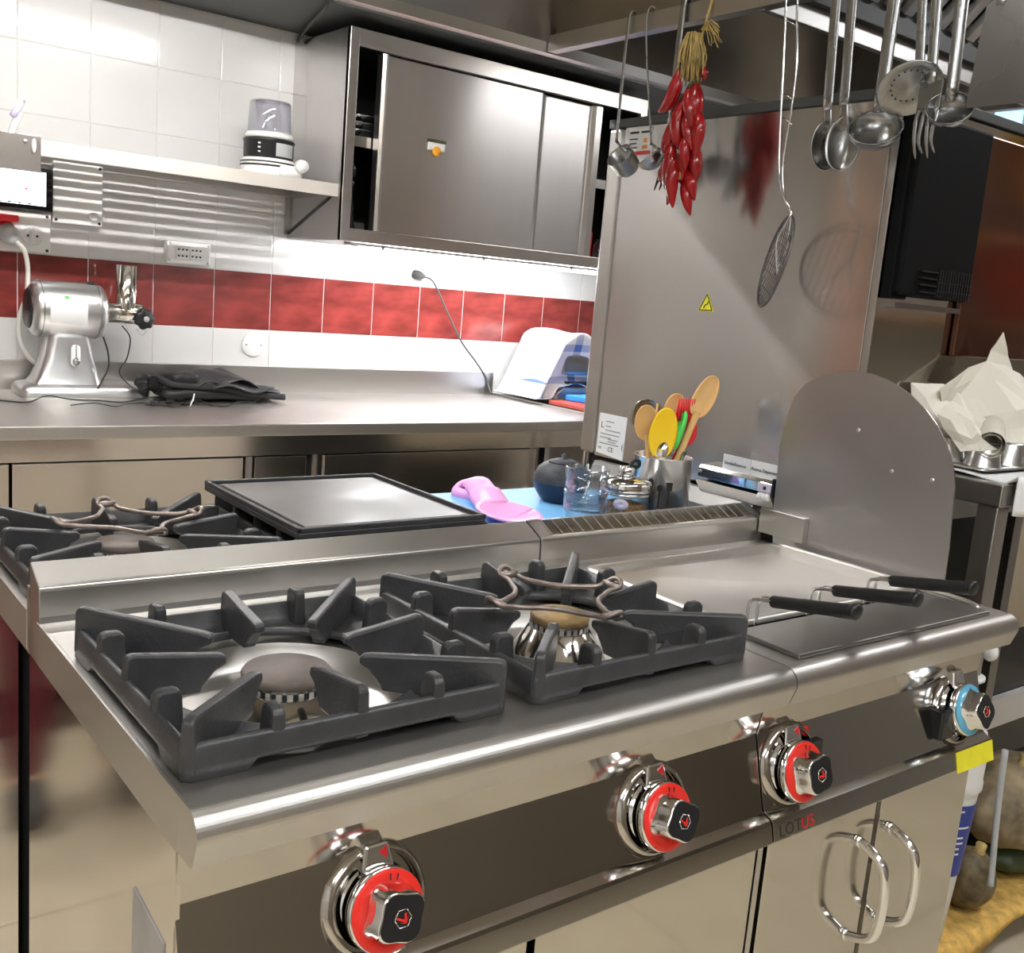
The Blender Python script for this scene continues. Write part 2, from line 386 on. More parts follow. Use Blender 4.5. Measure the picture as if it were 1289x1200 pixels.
def burner(par, cx, cy, r, zt, capm, deep=.032):
    b = ob('burner', G().lathe([(r*1.75, ZT-deep), (r*1.72, ZT-deep+.003), (r*1.08, zt-.021), (r*1.0, zt-.019)], Matrix.Translation((cx, cy, 0)), 40, cap=False), 'steel_polished', par, label='shiny steel burner cone')
    ob('cap', G().lathe([(r*.9, zt-.012), (r, zt-.009), (r*1.02, zt-.004), (r*.96, zt), (.001, zt+.0012)], Matrix.Translation((cx, cy, 0)), 40), capm, b, label='round heat-stained burner cap')
    g = G().lathe([(r*.93, zt-.024), (r*.93, zt-.011)], Matrix.Translation((cx, cy, 0)), 40, cap=False)
    for k in range(26):
        a = 2*PI*k/26
        g.add(*box_local(.0028, .003, .005), False, Matrix.Translation((cx+r*.95*math.cos(a), cy+r*.95*math.sin(a), zt-.0165)) @ Matrix.Rotation(a, 4, 'Z'))
    ob('flame_ring', g, 'steel_worn', b)
    g = G()
    for k in range(26):
        a = 2*PI*(k+.5)/26
        g.add(*box_local(.0016, .0022, .0028), False, Matrix.Translation((cx+r*.945*math.cos(a), cy+r*.945*math.sin(a), zt-.0165)) @ Matrix.Rotation(a, 4, 'Z'))
    ob('flame_ports', g, 'black_matte', b, kind='stuff')
    ob('spark_plug', G().cyl((cx+r*1.18, cy-r*.75, ZT-deep+.01), (cx+r*1.18, cy-r*.75, zt-.018), .0035, n=10), 'white_plastic', b)
    return b
def box_local(a, b, c):
    v = [(x*a, y*b, z*c) for x in (-1, 1) for y in (-1, 1) for z in (-1, 1)]
    return v, [(0, 1, 3, 2), (4, 6, 7, 5), (0, 4, 5, 1), (2, 3, 7, 6), (0, 2, 6, 4), (1, 5, 7, 3)]

def grate(name, label, x0, x1, y0, y1, group=None, flip=False):
    """cast iron pan support: skirt with feet, web plate round the burner, fins and tabs"""
    cx, cy = (x0+x1)/2, (y0+y1)/2; h = (x1-x0)/2; hy = (y1-y0)/2
    zb, zr, zp, zf = ZT+.0005, ZT+.036, ZT+.013, ZT+.061
    t = thing(name, label, 'grate', (cx, cy, ZT), group)
    g = G(); R = .146
    # web plate sloping to a round opening
    NS = 176; A = [2*PI*i/NS+PI/NS for i in range(NS)]
    def sq(a, d):
        c, q = math.cos(a), math.sin(a); k = min((h-d)/abs(c) if abs(c) > 1e-6 else 9, (hy-d)/abs(q) if abs(q) > 1e-6 else 9); return (cx+k*c, cy+k*q)
    rings = []
    def foot(a):
        x, y = sq(a, 0); return min(abs(x-cx)-(h-.062), abs(y-cy)-(hy-.062)) > 0
    low = [zb if foot(a) else zb+.010 for a in A]
    rings.append([(*sq(a, 0), q) for a, q in zip(A, low)])
    for d, z in ((.0, zb+.014), (.0, zr-.004), (.003, zr), (.007, zr), (.012, zp+.004), (.02, zp)): rings.append([(*sq(a, d), z) for a in A])
    for rr, z in ((R+.006, zp-.002), (R+.002, zp+.003), (R-.003, zp+.002), (R-.004, zp-.006), (R+.008, zp-.008)): rings.append([(cx+rr*math.cos(a), cy+rr*math.sin(a), z) for a in A])
    rings.append([(*sq(a, .014), zp-.006) for a in A]); rings.append([(*sq(a, .010), q) for a, q in zip(A, low)])
    m = NS; vs = [p for r in rings for p in r]; n = len(rings)
    fs = [(k*m+i, k*m+(i+1) % m, ((k+1) % n)*m+(i+1) % m, ((k+1) % n)*m+i) for k in range(n) for i in range(m)]
    g.add(vs, fs, True)
    o = ob('frame', g, 'cast_iron', t)
    def fin(px, py, L, th, kind):
        """upright rib from the rim point towards the centre"""
        d = Vector((cx-px, cy-py, 0)); D = d.length; d.normalize(); s = Vector((-d.y, d.x, 0))
        if kind == 'fin':   pts = [(0, zb+.006), (0, zf-.006), (.004, zf-.001), (.010, zf), (L-.012, zf-.012), (L-.002, zf-.014), (L, zf-.017), (L, zf-.024), (L-.012, zf-.030), (L-.026, zp+.002), (L-.028, zp-.004), (.02, zp-.004)]
        else:               pts = [(0, zb+.008), (0, zf-.008), (.003, zf-.003), (.008, zf-.001), (L-.006, zf-.001), (L, zf-.006), (L+.002, zp-.002), (.01, zp-.004)]
        vs = []
        for off, tw in ((-th/2, 0), (th/2, 0)):
            for l, z in pts:
                k = th*.22*(1 if off > 0 else -1)*min(1, max(0, (zf-z)/(zf-zp)))   # wider at the foot
                q = Vector((px, py, 0))+d*l+s*(off+k); vs.append((q.x, q.y, z))
        n = len(pts); fs = [(i, (i+1) % n, n+(i+1) % n, n+i) for i in range(n)]+[tuple(range(n))[::-1], tuple(n+i for i in range(n))]
        return G().add(vs, fs)
    for a in range(8):
        if a % 2:
            sx = (1, -1, -1, 1)[a//2]; sy = (1, 1, -1, -1)[a//2]; px, py = cx+sx*(h-.003), cy+sy*(hy-.003); L = .165
        else:
            dx, dy = ((1, 0), (0, 1), (-1, 0), (0, -1))[a//2]; px, py = cx+dx*(h-.001), cy+dy*(hy-.001); L = .108
        ob('long_fin', fin(px, py, L, .012, 'fin'), 'cast_iron', t, bevel=.0032)
    for sx, sy in ((1, .5), (1, -.5), (-1, .5), (-1, -.5), (.5, 1), (-.5, 1), (.5, -1), (-.5, -1)):
        px, py = cx+sx*(h-.001), cy+sy*(hy-.001)
        d = Vector((-sx if abs(sx) == 1 else 0, -sy if abs(sy) == 1 else 0))
        gg = G(); L = .028
        # tabs stand square to their side
        ox, oy = px, py
        pts = [(0, zb+.008), (0, zf-.012), (.003, zf-.007), (.008, zf-.005), (L-.006, zf-.005), (L, zf-.010), (L+.002, zp-.003), (.01, zp-.004)]
        s = Vector((-d.y, d.x)); vs = []
        for off in (-.0065, .0065):
            for l, z in pts: q = Vector((ox, oy))+d*l+s*off*(1+.35*min(1, max(0, (zf-z)/(zf-zp)))); vs.append((q.x, q.y, z))
        n = len(pts); gg.add(vs, [(i, (i+1) % n, n+(i+1) % n, n+i) for i in range(n)]+[tuple(range(n))[::-1], tuple(n+i for i in range(n))])
        ob('short_tab', gg, 'cast_iron', t, bevel=.0035)
    return t

def trivet(label, cx, cy, a0, z):
    """wire ring with three looped arms lying on the pan support"""
    t = thing('wire_trivet', label, 'trivet', (cx, cy, z))
    g = G(); pts = []
    R = .108
    for k in range(4):
        a = a0+2*PI*k/4
        def P(r, da, dz=0): return (cx+r*math.cos(a+da), cy+r*math.sin(a+da), z+dz)
        pts += [P(.058, -.60), P(.072, -.30), P(R-.02, -.14, .001), P(R, -.12, .005), P(R+.006, -.05, .011), P(R+.006, .05, .011), P(R, .12, .005), P(R-.02, .14, .001), P(.072, .30), P(.058, .60)]
    Q = [Vector(p) for p in pts]; out = []
    n = len(Q)
    for i in range(n):
        p0, p1, p2, p3 = Q[i-1], Q[i], Q[(i+1) % n], Q[(i+2) % n]
        for k in range(5):
            u = k/5; out.append(.5*((2*p1)+(p2-p0)*u+(2*p0-5*p1+4*p2-p3)*u*u+(3*p1-p0-3*p2+p3)*u**3))
    ob('ring_wire', g.tube(out, .0036, 8, True), 'ring_wire', t)
    for k in range(4):
        a = a0+2*PI*k/4; c = Vector((cx+(R-.006)*math.cos(a), cy+(R-.006)*math.sin(a), z+.004)); e = Vector((cx+(R+.012)*math.cos(a), cy+(R+.012)*math.sin(a), z+.010))
        s = Vector((-math.sin(a), math.cos(a), 0))*.014
        ob('clasp', G().tube([c-s, c+s], .0052, 8), 'ring_wire', t)
    return t

def range_body(t, x0, x1, panel=True):
    pass

def knob(t, cx, cy, cz, ring, zero_deg, rot):
    """control knob on the sloping panel, normal tilted upwards"""
    nrm = Vector((0, -.966, .26)); M = frame((cx, cy, cz), nrm, (1, 0, 0))
    k = ob('knob', G().lathe([(.052, -.008), (.049, -.002), (.044, .001), (.0435, .006), (.0405, .007), (.040, .012), (.0425, .013), (.0425, .026), (.041, .028)], M, 48), 'chrome', t, label='chrome knob with %s dial ring' % ring[1])
    ob('dial_ring', G().lathe([(.0400, .0275), (.0412, .0290), (.0400, .0302), (.026, .0315), (.026, .028)], M, 48, cap=False), ring[0], k)
    # crest with pilot triangle above the knob
    ob('crest', G().prism([(-.020, .030), (-.013, .064), (.013, .064), (.020, .030)], 'z', -.004, .016, M), 'chrome', k, bevel=.003)
    ob('pilot_mark', G().prism([(.001, .055), (.010, .060), (.010, .047)], 'z', .016, .0168, M), 'red_mark' if ring[0] == 'red_enamel' else 'chrome', k)
    # faceted grip
    Mr = M @ Matrix.Rotation(rot, 4, 'Z'); g = G()
    def prof(r, z, n=36): return [(r*(1+.10*math.cos(4*(2*PI*i/n)))*math.cos(2*PI*i/n), r*(1+.10*math.cos(4*(2*PI*i/n)))*math.sin(2*PI*i/n)*.92, z) for i in range(n)]
    rs = [prof(.031, .029), prof(.030, .033), prof(.0265, .040), prof(.027, .054), prof(.026, .0555)]; n = 36
    vs = [p for r in rs for p in r]; fs = [(a*n+i, a*n+(i+1) % n, (a+1)*n+(i+1) % n, (a+1)*n+i) for a in range(len(rs)-1) for i in range(n)]+[tuple((len(rs)-1)*n+i for i in range(n))]
    ob('grip', g.add(vs, fs, True, Mr), 'chrome', k)
    face = [(p[0]*.95, p[1]*.95) for p in prof(.0262, 0)]
    f = G().prism(face, 'z', .0550, .0572, Mr)
    ob('grip_face', f, 'black_plastic', k)
    hexa = [(.0095*math.cos(PI/6+PI/3*i), .0095*math.sin(PI/6+PI/3*i)) for i in range(6)]
    g = G()
    for i in range(6):
        a, b = Vector((*hexa[i], .0574)), Vector((*hexa[(i+1) % 6], .0574)); g.tube([Mr @ a, Mr @ b], .0006, 5)
    ob('badge_outline', g, 'chrome', k)
    g = G()   # winged emblem
    for P in ([(-.006, .004), (-.004, .005), (.0005, -.002), (0, -.005)], [(.0005, -.002), (.004, .003), (.006, .002), (.001, -.005)], [(-.005, -.001), (0, -.005), (.006, -.002), (0, -.0065)]):
        g.prism(P, 'z', .0572, .0578, Mr)
    ob('badge_emblem', g, 'red_enamel', k)
    # print marks on the ring
    g = G()
    for a in ([1.2, 1.45] if ring[0] == 'red_enamel' else [1.5]):
        g.box(-.0006, .0006, .030, .0365, .0305, .0317, 0, M @ Matrix.Rotation(a-PI/2, 4, 'Z'))
    ob('dial_mark', g, 'ink', k)
    return k

def cupboard_door(t, x0, x1, y, z0, z1, handle=None):
    d = ob('door', G().box(x0, x1, y, y+.02, z0, z1, .0015), 'steel_polished', t)
    if handle:
        pts = bez([(handle, y+.004, .580), (handle, y-.012, .576), (handle, y-.036, .566), (handle, y-.050, .548), (handle, y-.055, .500), (handle, y-.050, .452), (handle, y-.036, .434), (handle, y-.012, .424), (handle, y+.004, .420)], 6)
        ob('handle', G().tube(pts, .0076, 12), 'chrome', d, label='bowed chrome handle')
        for z in (.578, .422): ob('handle_rose', G().cyl((handle, y+.001, z), (handle, y-.006, z), .0095, .0085, 16), 'chrome', d)
    return d

# ---------------- front left unit: two burner gas range
RG = thing('gas_range', 'stainless two burner gas range in the foreground, red ringed knobs on its slanted front', 'cooker', (.403, .3, 0))
XL, XM, XR = 0., .805, 1.391
g = G()
B1, B2 = (.190, .232), (.594, .232)
g.holeplate(0.004, .4025, .0365, .535, *B1, .135, ZT)
g.holeplate(.4025, XM-.001, .0365, .535, *B2, .135, ZT)
g.prism(hob_profile(), 'x', 0, XM-.001)
g.box(0, .004, .0365, .545, .842, ZT, .0005)
g.box(.004, XM-.002, .5, .534, .842, .89)
ob('hob_top', g, 'steel_top', RG)
for c in (B1, B2):
    g = G().lathe([(.1355, ZT), (.134, ZT-.004), (.128, ZT-.028), (.12, ZT-.034), (.001, ZT-.034)], Matrix.Translation((*c, 0)), 48, cap=False)
    ob('drip_bowl', g, 'steel_top', RG)
burner(RG, .190, .225, .050, .918, 'cap_iron')
burner(RG, .594, .232, .040, .930, 'cap_rust')
BS = [(.535, ZT), (.5365, .905), (.5375, .938), (.539, .943), (.543, .9455), (.585, .965), (.586, .84), (.535, .84)]
ob('backsplash', G().prism(BS, 'x', .001, XM-.0015), 'steel_brushed_x', RG, bevel=.0015)
ob('side_panel', G().box(0.001, .006, .040, .585, .06, .842), 'steel_polished', RG)
ob('control_panel', G().prism(PANEL, 'x', .002, XM-.0015), 'steel_panel', RG, bevel=.001)
cupboard_door(RG, .012, .398, .012, .10, .645)
cupboard_door(RG, .410, XM-.008, .012, .10, .645)
g = G().box(.007, XM-.003, .052, .545, .06, .840); g.box(.02, XM-.02, .06, .5, 0, .06)
ob('carcass', g, 'black_matte', RG)
RED, BLU = ('red_enamel', 'red'), ('blue_ring', 'blue')
knob(RG, .203, .030, .732, RED, 0, .5); knob(RG, .598, .030, .730, RED, 0, .25)
# grease finger marks and a torn film label on the side
ob('film_remnant', G().prism([(.150, .748), (.10, .742), (.062, .738), (.060, .60), (.152, .60)], 'x', -.0004, .0012), 'film_grey', RG, label='torn pale protective film on the side panel')
G1 = grate('pan_support', 'black cast iron pan support on the front left burner', .010, .372, .052, .412)
G2 = grate('pan_support', 'black cast iron pan support on the front right burner, under a wire trivet', .412, .774, .052, .412)
trivet('rusty wire trivet on the foreground pan support beside the fryer', .580, .226, .04, ZT+.059)

# ---------------- front right unit: fryer and drain tray
FR = thing('deep_fryer', 'stainless fryer unit with two doors, set right of the gas range', 'cooker', (1.1, .3, 0))
g = G(); HX0, HX1, HY0, HY1 = .862, 1.350, .142, .478   # open tray
g.prism(hob_profile(), 'x', XM+.001, XR)
g.box(XM+.001, HX0, .0365, .535, .885, ZT); g.box(HX1, XR, .0365, .535, .885, ZT)
g.box(HX0, HX1, HY1, .535, .885, ZT); g.box(HX0, HX1, .0365, .045, .885, ZT)
g.box(XR-.004, XR, .0365, .54, .842, ZT-.001); g.box(XM+.002, XR-.005, .5, .534, .842, .884)
ob('hob_top', g, 'steel_top', FR)
# pressed tray with rounded rim
def rrect(x0, x1, y0, y1, r, n=6):
    P = []
    for cx, cy, a in ((x1-r, y1-r, 0), (x0+r, y1-r, PI/2), (x0+r, y0+r, PI), (x1-r, y0+r, 1.5*PI)): P += arc((cx, cy), r, a, a+PI/2, n)
    return P
def loft(loops, close=True):
    n = len(loops[0]); g = G(); vs = [p for l in loops for p in l]
    fs = [(k*n+i, k*n+(i+1) % n, (k+1)*n+(i+1) % n, (k+1)*n+i) for k in range(len(loops)-1) for i in range(n)]
    if close: fs.append(tuple((len(loops)-1)*n+i for i in range(n)))
    return g.add(vs, fs, True)
def tray_loops(x0, x1, y0, y1, sp):
    return [[(x, y, z) for x, y in rrect(x0+d, x1-d, y0+d, y1-d, r)] for d, z, r in sp]
ob('drain_tray', loft(tray_loops(.852, 1.362, .150, .488, [(0, ZT, .03), (.001, ZT+.006, .03), (.006, ZT+.009, .028), (.016, ZT+.008, .026), (.024, ZT+.001, .022), (.032, ZT-.004, .02)])), 'steel_top', FR, label='pressed bright steel drain tray')
ob('well', loft(tray_loops(.858, 1.352, .046, .150, [(0, ZT-.003, .01), (.002, ZT-.10, .01)])), 'black_matte', FR)
ob('rim_ridge', G().tube(bez([(1.362, .47, ZT+.006), (1.362, .3, ZT+.006), (1.362, .12, ZT+.006), (1.358, .06, ZT+.005), (1.345, .04, ZT+.003)], 6), .006, 8), 'steel_top', FR)
BS2 = [(.535, ZT), (.5365, .905), (.5375, .938), (.539, .943), (.543, .9455), (.548, .9465), (.548, .84), (.535, .84)]
ob('backsplash', G().prism(BS2, 'x', XM+.001, XR), 'steel_brushed_x', FR, bevel=.0015)
ob('backsplash_rear', G().box(XM+.001, XR, .580, .586, .84, .965, .001), 'steel_brushed_x', FR)
ob('flue_floor', G().box(XM+.001, XR, .548, .580, .84, .935), 'grease', FR, label='greasy brown flue under the slots')
n = 22; p = (XR-.02-XM-.03)/n
for k in range(n+1):
    x = XM+.03+p*k
    ob('flue_bar', G().prism([(.546, .944), (.546, .9475), (.583, .966), (.583, .9625)], 'x', x-.0022, x+.0022), 'steel_brushed_x', FR)
for a, b in ((XM+.001, XM+.028), (XR-.018, XR)):
    ob('flue_end', G().prism([(.544, .94), (.544, .946), (.585, .966), (.585, .94)], 'x', a, b), 'steel_brushed_x', FR)
ob('control_panel', G().prism(PANEL, 'x', XM+.0015, 1.386), 'steel_panel', FR, bevel=.001)
ob('side_panel', G().box(1.380, 1.387, .045, .585, .06, .842), 'steel_polished', FR)
cupboard_door(FR, XM+.018, 1.082, .012, .10, .645, 1.045); cupboard_door(FR, 1.096, 1.352, .012, .10, .645, 1.128)
ob('door_post', G().box(1.083, 1.095, .02, .04, .10, .645), 'steel_dark', FR)
g = G().box(XM+.003, 1.379, .052, .545, .06, .80); g.box(.84, 1.36, .06, .5, 0, .06)
ob('carcass', g, 'black_matte', FR)
ob('corner_post', G().box(XM+.001, XM+.012, .016, .05, .06, .645), 'steel_brushed_z', FR)
knob(FR, .868, .030, .728, RED, 0, .9); knob(FR, 1.300, .030, .738, BLU, 0, 1.4)
ob('pilot_light', G().cyl((.908, .040, .773), (.908, .036, .774), .0075, n=16), 'red_mark', FR, label='small round red pilot lamp')
# embossed smooth swellings round each knob are pressed into the panels
for t, xs in ((RG, (.203, .598)), (FR, (.868, 1.300))):
    for x in xs:
        cz = .735; M = frame((x, .0295, cz), (0, -.966, .26))
        ob('pressed_boss', G().lathe([(.061, -.001), (.060, .0015), (.057, .005), (.054, .0078), (.051, .008)], M, 48, cap=False), 'steel_panel', t)
ob('socket_recess', G().prism([(.882, .70), (.925, .70), (.925, .765), (.882, .765)], 'y', .018, .03), 'black_gloss', FR)
ob('thermostat_plug', G().box(1.232, 1.272, .008, .04, .700, .752, .004), 'black_gloss', FR, label='black plug beside the blue ringed knob')
ob('warning_label', G().add([(1.270, -.0026, .678), (1.384, -.0026, .678), (1.384, -.0104, .645), (1.270, -.0104, .645), (1.270, -.0018, .678), (1.384, -.0018, .678), (1.384, -.0096, .645), (1.270, -.0096, .645)], [(0, 1, 2, 3), (4, 7, 6, 5), (0, 4, 5, 1), (1, 5, 6, 2), (2, 6, 7, 3), (3, 7, 4, 0)]), 'yellow_sticker', FR, label='bright yellow warning sticker on the panel edge')
text('lettering', 'LOT', .024, (.818, -.0068, .654), (1, 0, 0), (0, .23, 1), 'ink', FR, spacing=1.1)
text('lettering', 'US', .024, (.866, -.0072, .654), (1, 0, 0), (0, .23, 1), 'red_mark', FR, spacing=1.1)
# lid plate over the wells
one('fryer_lid', G().box(.842, 1.345, .018, .132, ZT+.0005, ZT+.007, .002), 'steel_dark', 'dark flat steel lid covering the front of the fryer well', 'lid', (1.09, .075, ZT))
# three fry basket handles
for i, x in enumerate((.885, 1.032, 1.182)):
    lab = ('black gripped fry basket nearest the burner grates, in the fryer slot', 'black gripped fry basket between the other two, in the fryer slot', 'black gripped fry basket nearest the rounded splash guard, in the fryer slot')[i]
    t = thing('fry_basket', lab, 'basket', (x, .14, ZT))
    g = G()
    for s in (-.011, .011):
        g.tube(bez([(x+s, .140, ZT-.07), (x+s, .139, ZT+.02), (x+s, .137, ZT+.042), (x+s, .126, ZT+.050), (x+s*.7, .095, ZT+.055), (x+s*.4, .06, ZT+.060)], 6), .0026, 7)
    ob('wire_stem', g, 'wire_chrome', t)
    ob('grip', G().tube(bez([(x, .103, ZT+.052), (x, .098, ZT+.053), (x, .06, ZT+.060), (x, .01, ZT+.069), (x, -.022, ZT+.075), (x, -.030, ZT+.077), (x, -.034, ZT+.077)], 5), [.004, .0088]+[.0092]*9+[.0098]*6+[.0105]*5+[.0112]*5+[.010, .0085, .006, .003][:4], 12, flat=1.25), 'black_plastic', t)
    g = G()
    for s in (-.011, .011): g.tube([(x+s, .140, ZT-.068), (x+s, .055, ZT-.068)], .0026, 7)
    ob('basket_wire', g, 'wire_chrome', t)

# rounded splash guard standing on the right end
gp = [(.505, .890), (.515, .966), (.519, 1.097), (.513, 1.150), (.500, 1.197), (.480, 1.224), (.450, 1.244), (.410, 1.257), (.370, 1.263), (.335, 1.262), (.300, 1.255), (.277, 1.247), (.245, 1.232), (.216, 1.212), (.190, 1.188), (.170, 1.162), (.155, 1.137), (.147, 1.117), (.139, 1.085), (.138, 1.062), (.132, .978), (.130, .890)]
sg = thing('splash_guard', 'tall rounded dull steel splash guard at the right end of the fryer', 'guard', (1.395, .32, ZT))
ob('plate', G().prism(gp, 'x', 1.393, 1.396), 'steel_guard', sg)
for y, z in ((.344, 1.155), (.263, 1.091), (.182, 1.090)):
    ob('rivet', G().ell((1.392, y, z), .002, .004, .004), 'aluminium', sg)
ob('bracket', G().box(1.378, 1.3925, .425, .535, .915, .966, .001), 'steel_brushed_x', sg)

# ---------------- rear units, back to back with the front ones
YR = 1.12
RR = thing('rear_gas_range', 'stainless gas range behind the foreground one, carrying a flat griddle plate', 'cooker', (.403, .85, 0))
B3, B4 = (.190, .815), (.60, .815)
g = G()
g.holeplate(.004, .4025, .60, YR-.0365, *B3, .135, ZT); g.holeplate(.4025, XM-.001, .60, YR-.0365, *B4, .135, ZT)
g.prism(mir(hob_profile(), YR), 'x', 0, XM-.001); g.box(0, .004, .60, YR-.0365, .842, ZT)
ob('hob_top', g, 'steel_top', RR)
for c in (B3, B4):
    ob('drip_bowl', G().lathe([(.1355, ZT), (.134, ZT-.004), (.128, ZT-.028), (.12, ZT-.034), (.001, ZT-.034)], Matrix.Translation((*c, 0)), 48, cap=False), 'steel_top', RR)
burner(RR, *B3, .045, .922, 'cap_iron')
ob('backsplash', G().box(.001, XM-.001, .588, .600, .84, .930), 'steel_brushed_x', RR)
ob('side_panel', G().box(.001, .006, .650, YR-.04, .06, .842), 'steel_polished', RR)
ob('control_panel', G().prism(mir(PANEL, YR), 'x', .002, XM-.0015), 'steel_panel', RR)
ob('carcass', G().box(.008, XM-.002, .66, YR-.05, .0, .84), 'black_matte', RR)
for a, b in ((.012, .398), (.41, .79)): ob('door', G().box(a, b, YR-.035, YR-.014, .1, .645, .001), 'steel_satin', RR)
grate('pan_support', 'black cast iron pan support behind the backsplash, under a wire trivet', .010, .372, .625, .985)
grate('pan_support', 'black cast iron pan support hidden under the flat griddle plate', .398, .760, .625, .985)
trivet('grey wire trivet on the rear pan support behind the backsplash', .195, .808, .06, ZT+.059)
# griddle plate
gt = thing('griddle_plate', 'flat black griddle plate with raised rim lying on the rear grate', 'griddle', (.56, .79, ZT+.061))
x0, x1, y0, y1, z = .380, .730, .600, .985, ZT+.0615
ob('plate', G().box(x0, x1, y0, y1, z, z+.012, .003), 'cast_iron', gt)
g = G()
for a in ((x0, x1, y0, y0+.007), (x0, x1, y1-.007, y1), (x0, x0+.007, y0, y1), (x1-.007, x1, y0, y1)): g.box(*a, z+.010, z+.019, .002)
ob('rim', g, 'cast_iron', gt)
ob('cooking_face', G().box(x0+.022, x1-.022, y0+.022, y1-.022, z+.011, z+.0155, .002), 'griddle_face' if 'griddle_face' in MATS else 'steel_worn', gt, label='worn grey cooking face')
# rear right unit: neutral worktop
RW = thing('neutral_unit', 'low stainless worktop unit behind the fryer, carrying a blue board', 'worktop', (1.1, .85, 0))
g = G().box(XM+.001, 1.43, .588, YR-.0365, .86, ZT, .002); g.prism(mir(hob_profile(), YR), 'x', XM+.001, 1.43)
ob('worktop', g, 'steel_top', RW)
ob('carcass', G().box(XM+.004, 1.42, .60, YR-.05, 0, .86), 'steel_dark', RW)
ob('door', G().box(XM+.012, 1.41, YR-.045, YR-.025, .1, .83, .001), 'steel_satin', RW)
ob('rear_upstand', G().prism([(1.405, ZT), (1.445, ZT), (1.445, .962), (1.425, .962), (1.41, .93)], 'y', .59, 1.10), 'steel_dark', RW)

# ================================================================== OVEN on the right
OX0, OX1, OY0, OY1, OZ0, OZ1 = 1.455, 2.36, .387, 1.19, .968, 1.770
OV = thing('combi_oven', 'tall stainless oven with a black front column, its broad side facing the hobs', 'oven', (1.9, .8, OZ0))
ob('side_panel', G().box(OX0, OX0+.012, OY0+.016, OY1-.052, OZ0, OZ1, .002), 'steel_oven', OV)
ob('rear_edge', G().box(OX0-.004, OX0+.05, OY1-.050, OY1, OZ0+.004, OZ1-.003, .006), 'steel_brushed_z', OV, label='bright vertical corner strip')
ob('body', G().box(OX0+.014, OX1, OY0+.03, OY1-.004, OZ0+.004, OZ1-.006), 'steel_dark', OV)
ob('front_edge', G().box(OX0, OX0+.004, OY0, OY0+.015, OZ0, OZ1, .001), 'steel_brushed_z', OV)
ob('front_panel', G().box(OX0+.005, OX1, OY0+.002, OY0+.03, OZ0, OZ1-.004), 'steel_polished', OV, label='polished steel front under the door')
ob('top_lid', G().box(OX0-.004, OX1+.01, OY0-.004, OY1+.004, OZ1, OZ1+.02, .002), 'dark_grey', OV, label='dark top edge')
ob('control_column', G().box(1.468, 1.722, OY0-.036, OY0, 1.412, 1.742, .006), 'black_column', OV, label='glossy black control column')
ob('column_side', G().box(1.462, 1.520, OY0-.022, OY0, 1.404, 1.756, .003), 'black_column', OV)
for z in (1.48, 1.59, 1.68):
    ob('column_screw', G().ell((1.489, OY0-.023, z), .004, .003, .004), 'aluminium', OV)
for z in (1.420, 1.433, 1.446, 1.459):
    ob('vent_slat', G().box(1.528, 1.585, OY0-.042, OY0-.034, z, z+.003), 'black_plastic', OV)
for i in range(13):
    x = 1.590+.0095*i
    ob('vent_fin', G().box(x, x+.0035, OY0-.0425, OY0-.034, 1.413, 1.468), 'black_plastic', OV)
for z in (1.425, 1.442):
    ob('vent_rail', G().box(1.588, 1.715, OY0-.041, OY0-.034, z, z+.0025), 'black_plastic', OV)
ob('door_glass', G().box(1.735, 2.30, OY0-.014, OY0, 1.30, 1.745, .003), 'oven_glass', OV, label='dark reddish reflecting door glass')
ob('drip_rail', G().box(1.50, 2.30, OY0-.012, OY0+.002, 1.388, 1.398), 'steel_dark', OV)
ob('base_plinth', G().box(OX0+.02, OX1-.02, OY0+.05, OY1-.02, OZ0-.03, OZ0), 'black_matte', OV)
# stickers and plates on the side
P = OX0-.0012
rp = ob('rating_plate', G().prism([(1.128, 1.078), (1.030, 1.078), (1.032, .970), (1.130, .978)], 'x', P, OX0), 'white_sticker', OV, label='white rating plate with black print')
def side_text(body, size, y, z, m='ink', align='LEFT', par=rp): text('lettering', body, size, (P-.0004, y, z), (0, -1, 0), (0, 0, 1), m, par, .0002, align)
side_text('L', .022, 1.120, 1.042); side_text('CE', .017, 1.088, .985); side_text('MI', .009, 1.122, .988); side_text('(', .02, 1.040, .998)
for k, (y, z, wd) in enumerate([(1.103, 1.058, .03), (1.103, 1.046, .02), (1.103, 1.036, .055), (1.120, 1.026, .07), (1.120, 1.017, .04), (1.090, 1.014, .035), (1.090, 1.008, .03), (1.120, 1.002, .07)]):
    ob('print_line', G().box(P-.0004, P, y-wd, y, z, z+.0028), 'ink_grey', rp)
wt = ob('warning_triangle', G().prism([(.838, 1.350), (.792, 1.350), (.815, 1.392)], 'x', P, OX0), 'yellow_sticker', OV, label='small yellow warning triangle')
g = G()
for a, b in (((.834, 1.3525), (.796, 1.3525)), ((.796, 1.3525), (.815, 1.388)), ((.815, 1.388), (.834, 1.3525))): g.tube([(P-.0003, *a), (P-.0003, *b)], .0012, 5)
ob('triangle_outline', g, 'ink', wt)
g = G().tube([(P-.0004, .822, 1.357), (P-.0004, .818, 1.364), (P-.0004, .812, 1.366), (P-.0004, .810, 1.372)], .0014, 5); ob('hot_symbol', g, 'ink', wt)
cs = ob('caution_sticker', G().prism([(1.122, 1.705), (1.042, 1.702), (1.042, 1.762), (1.122, 1.764)], 'x', P, OX0), 'white_sticker', OV, label='white sticker with red and black notices')
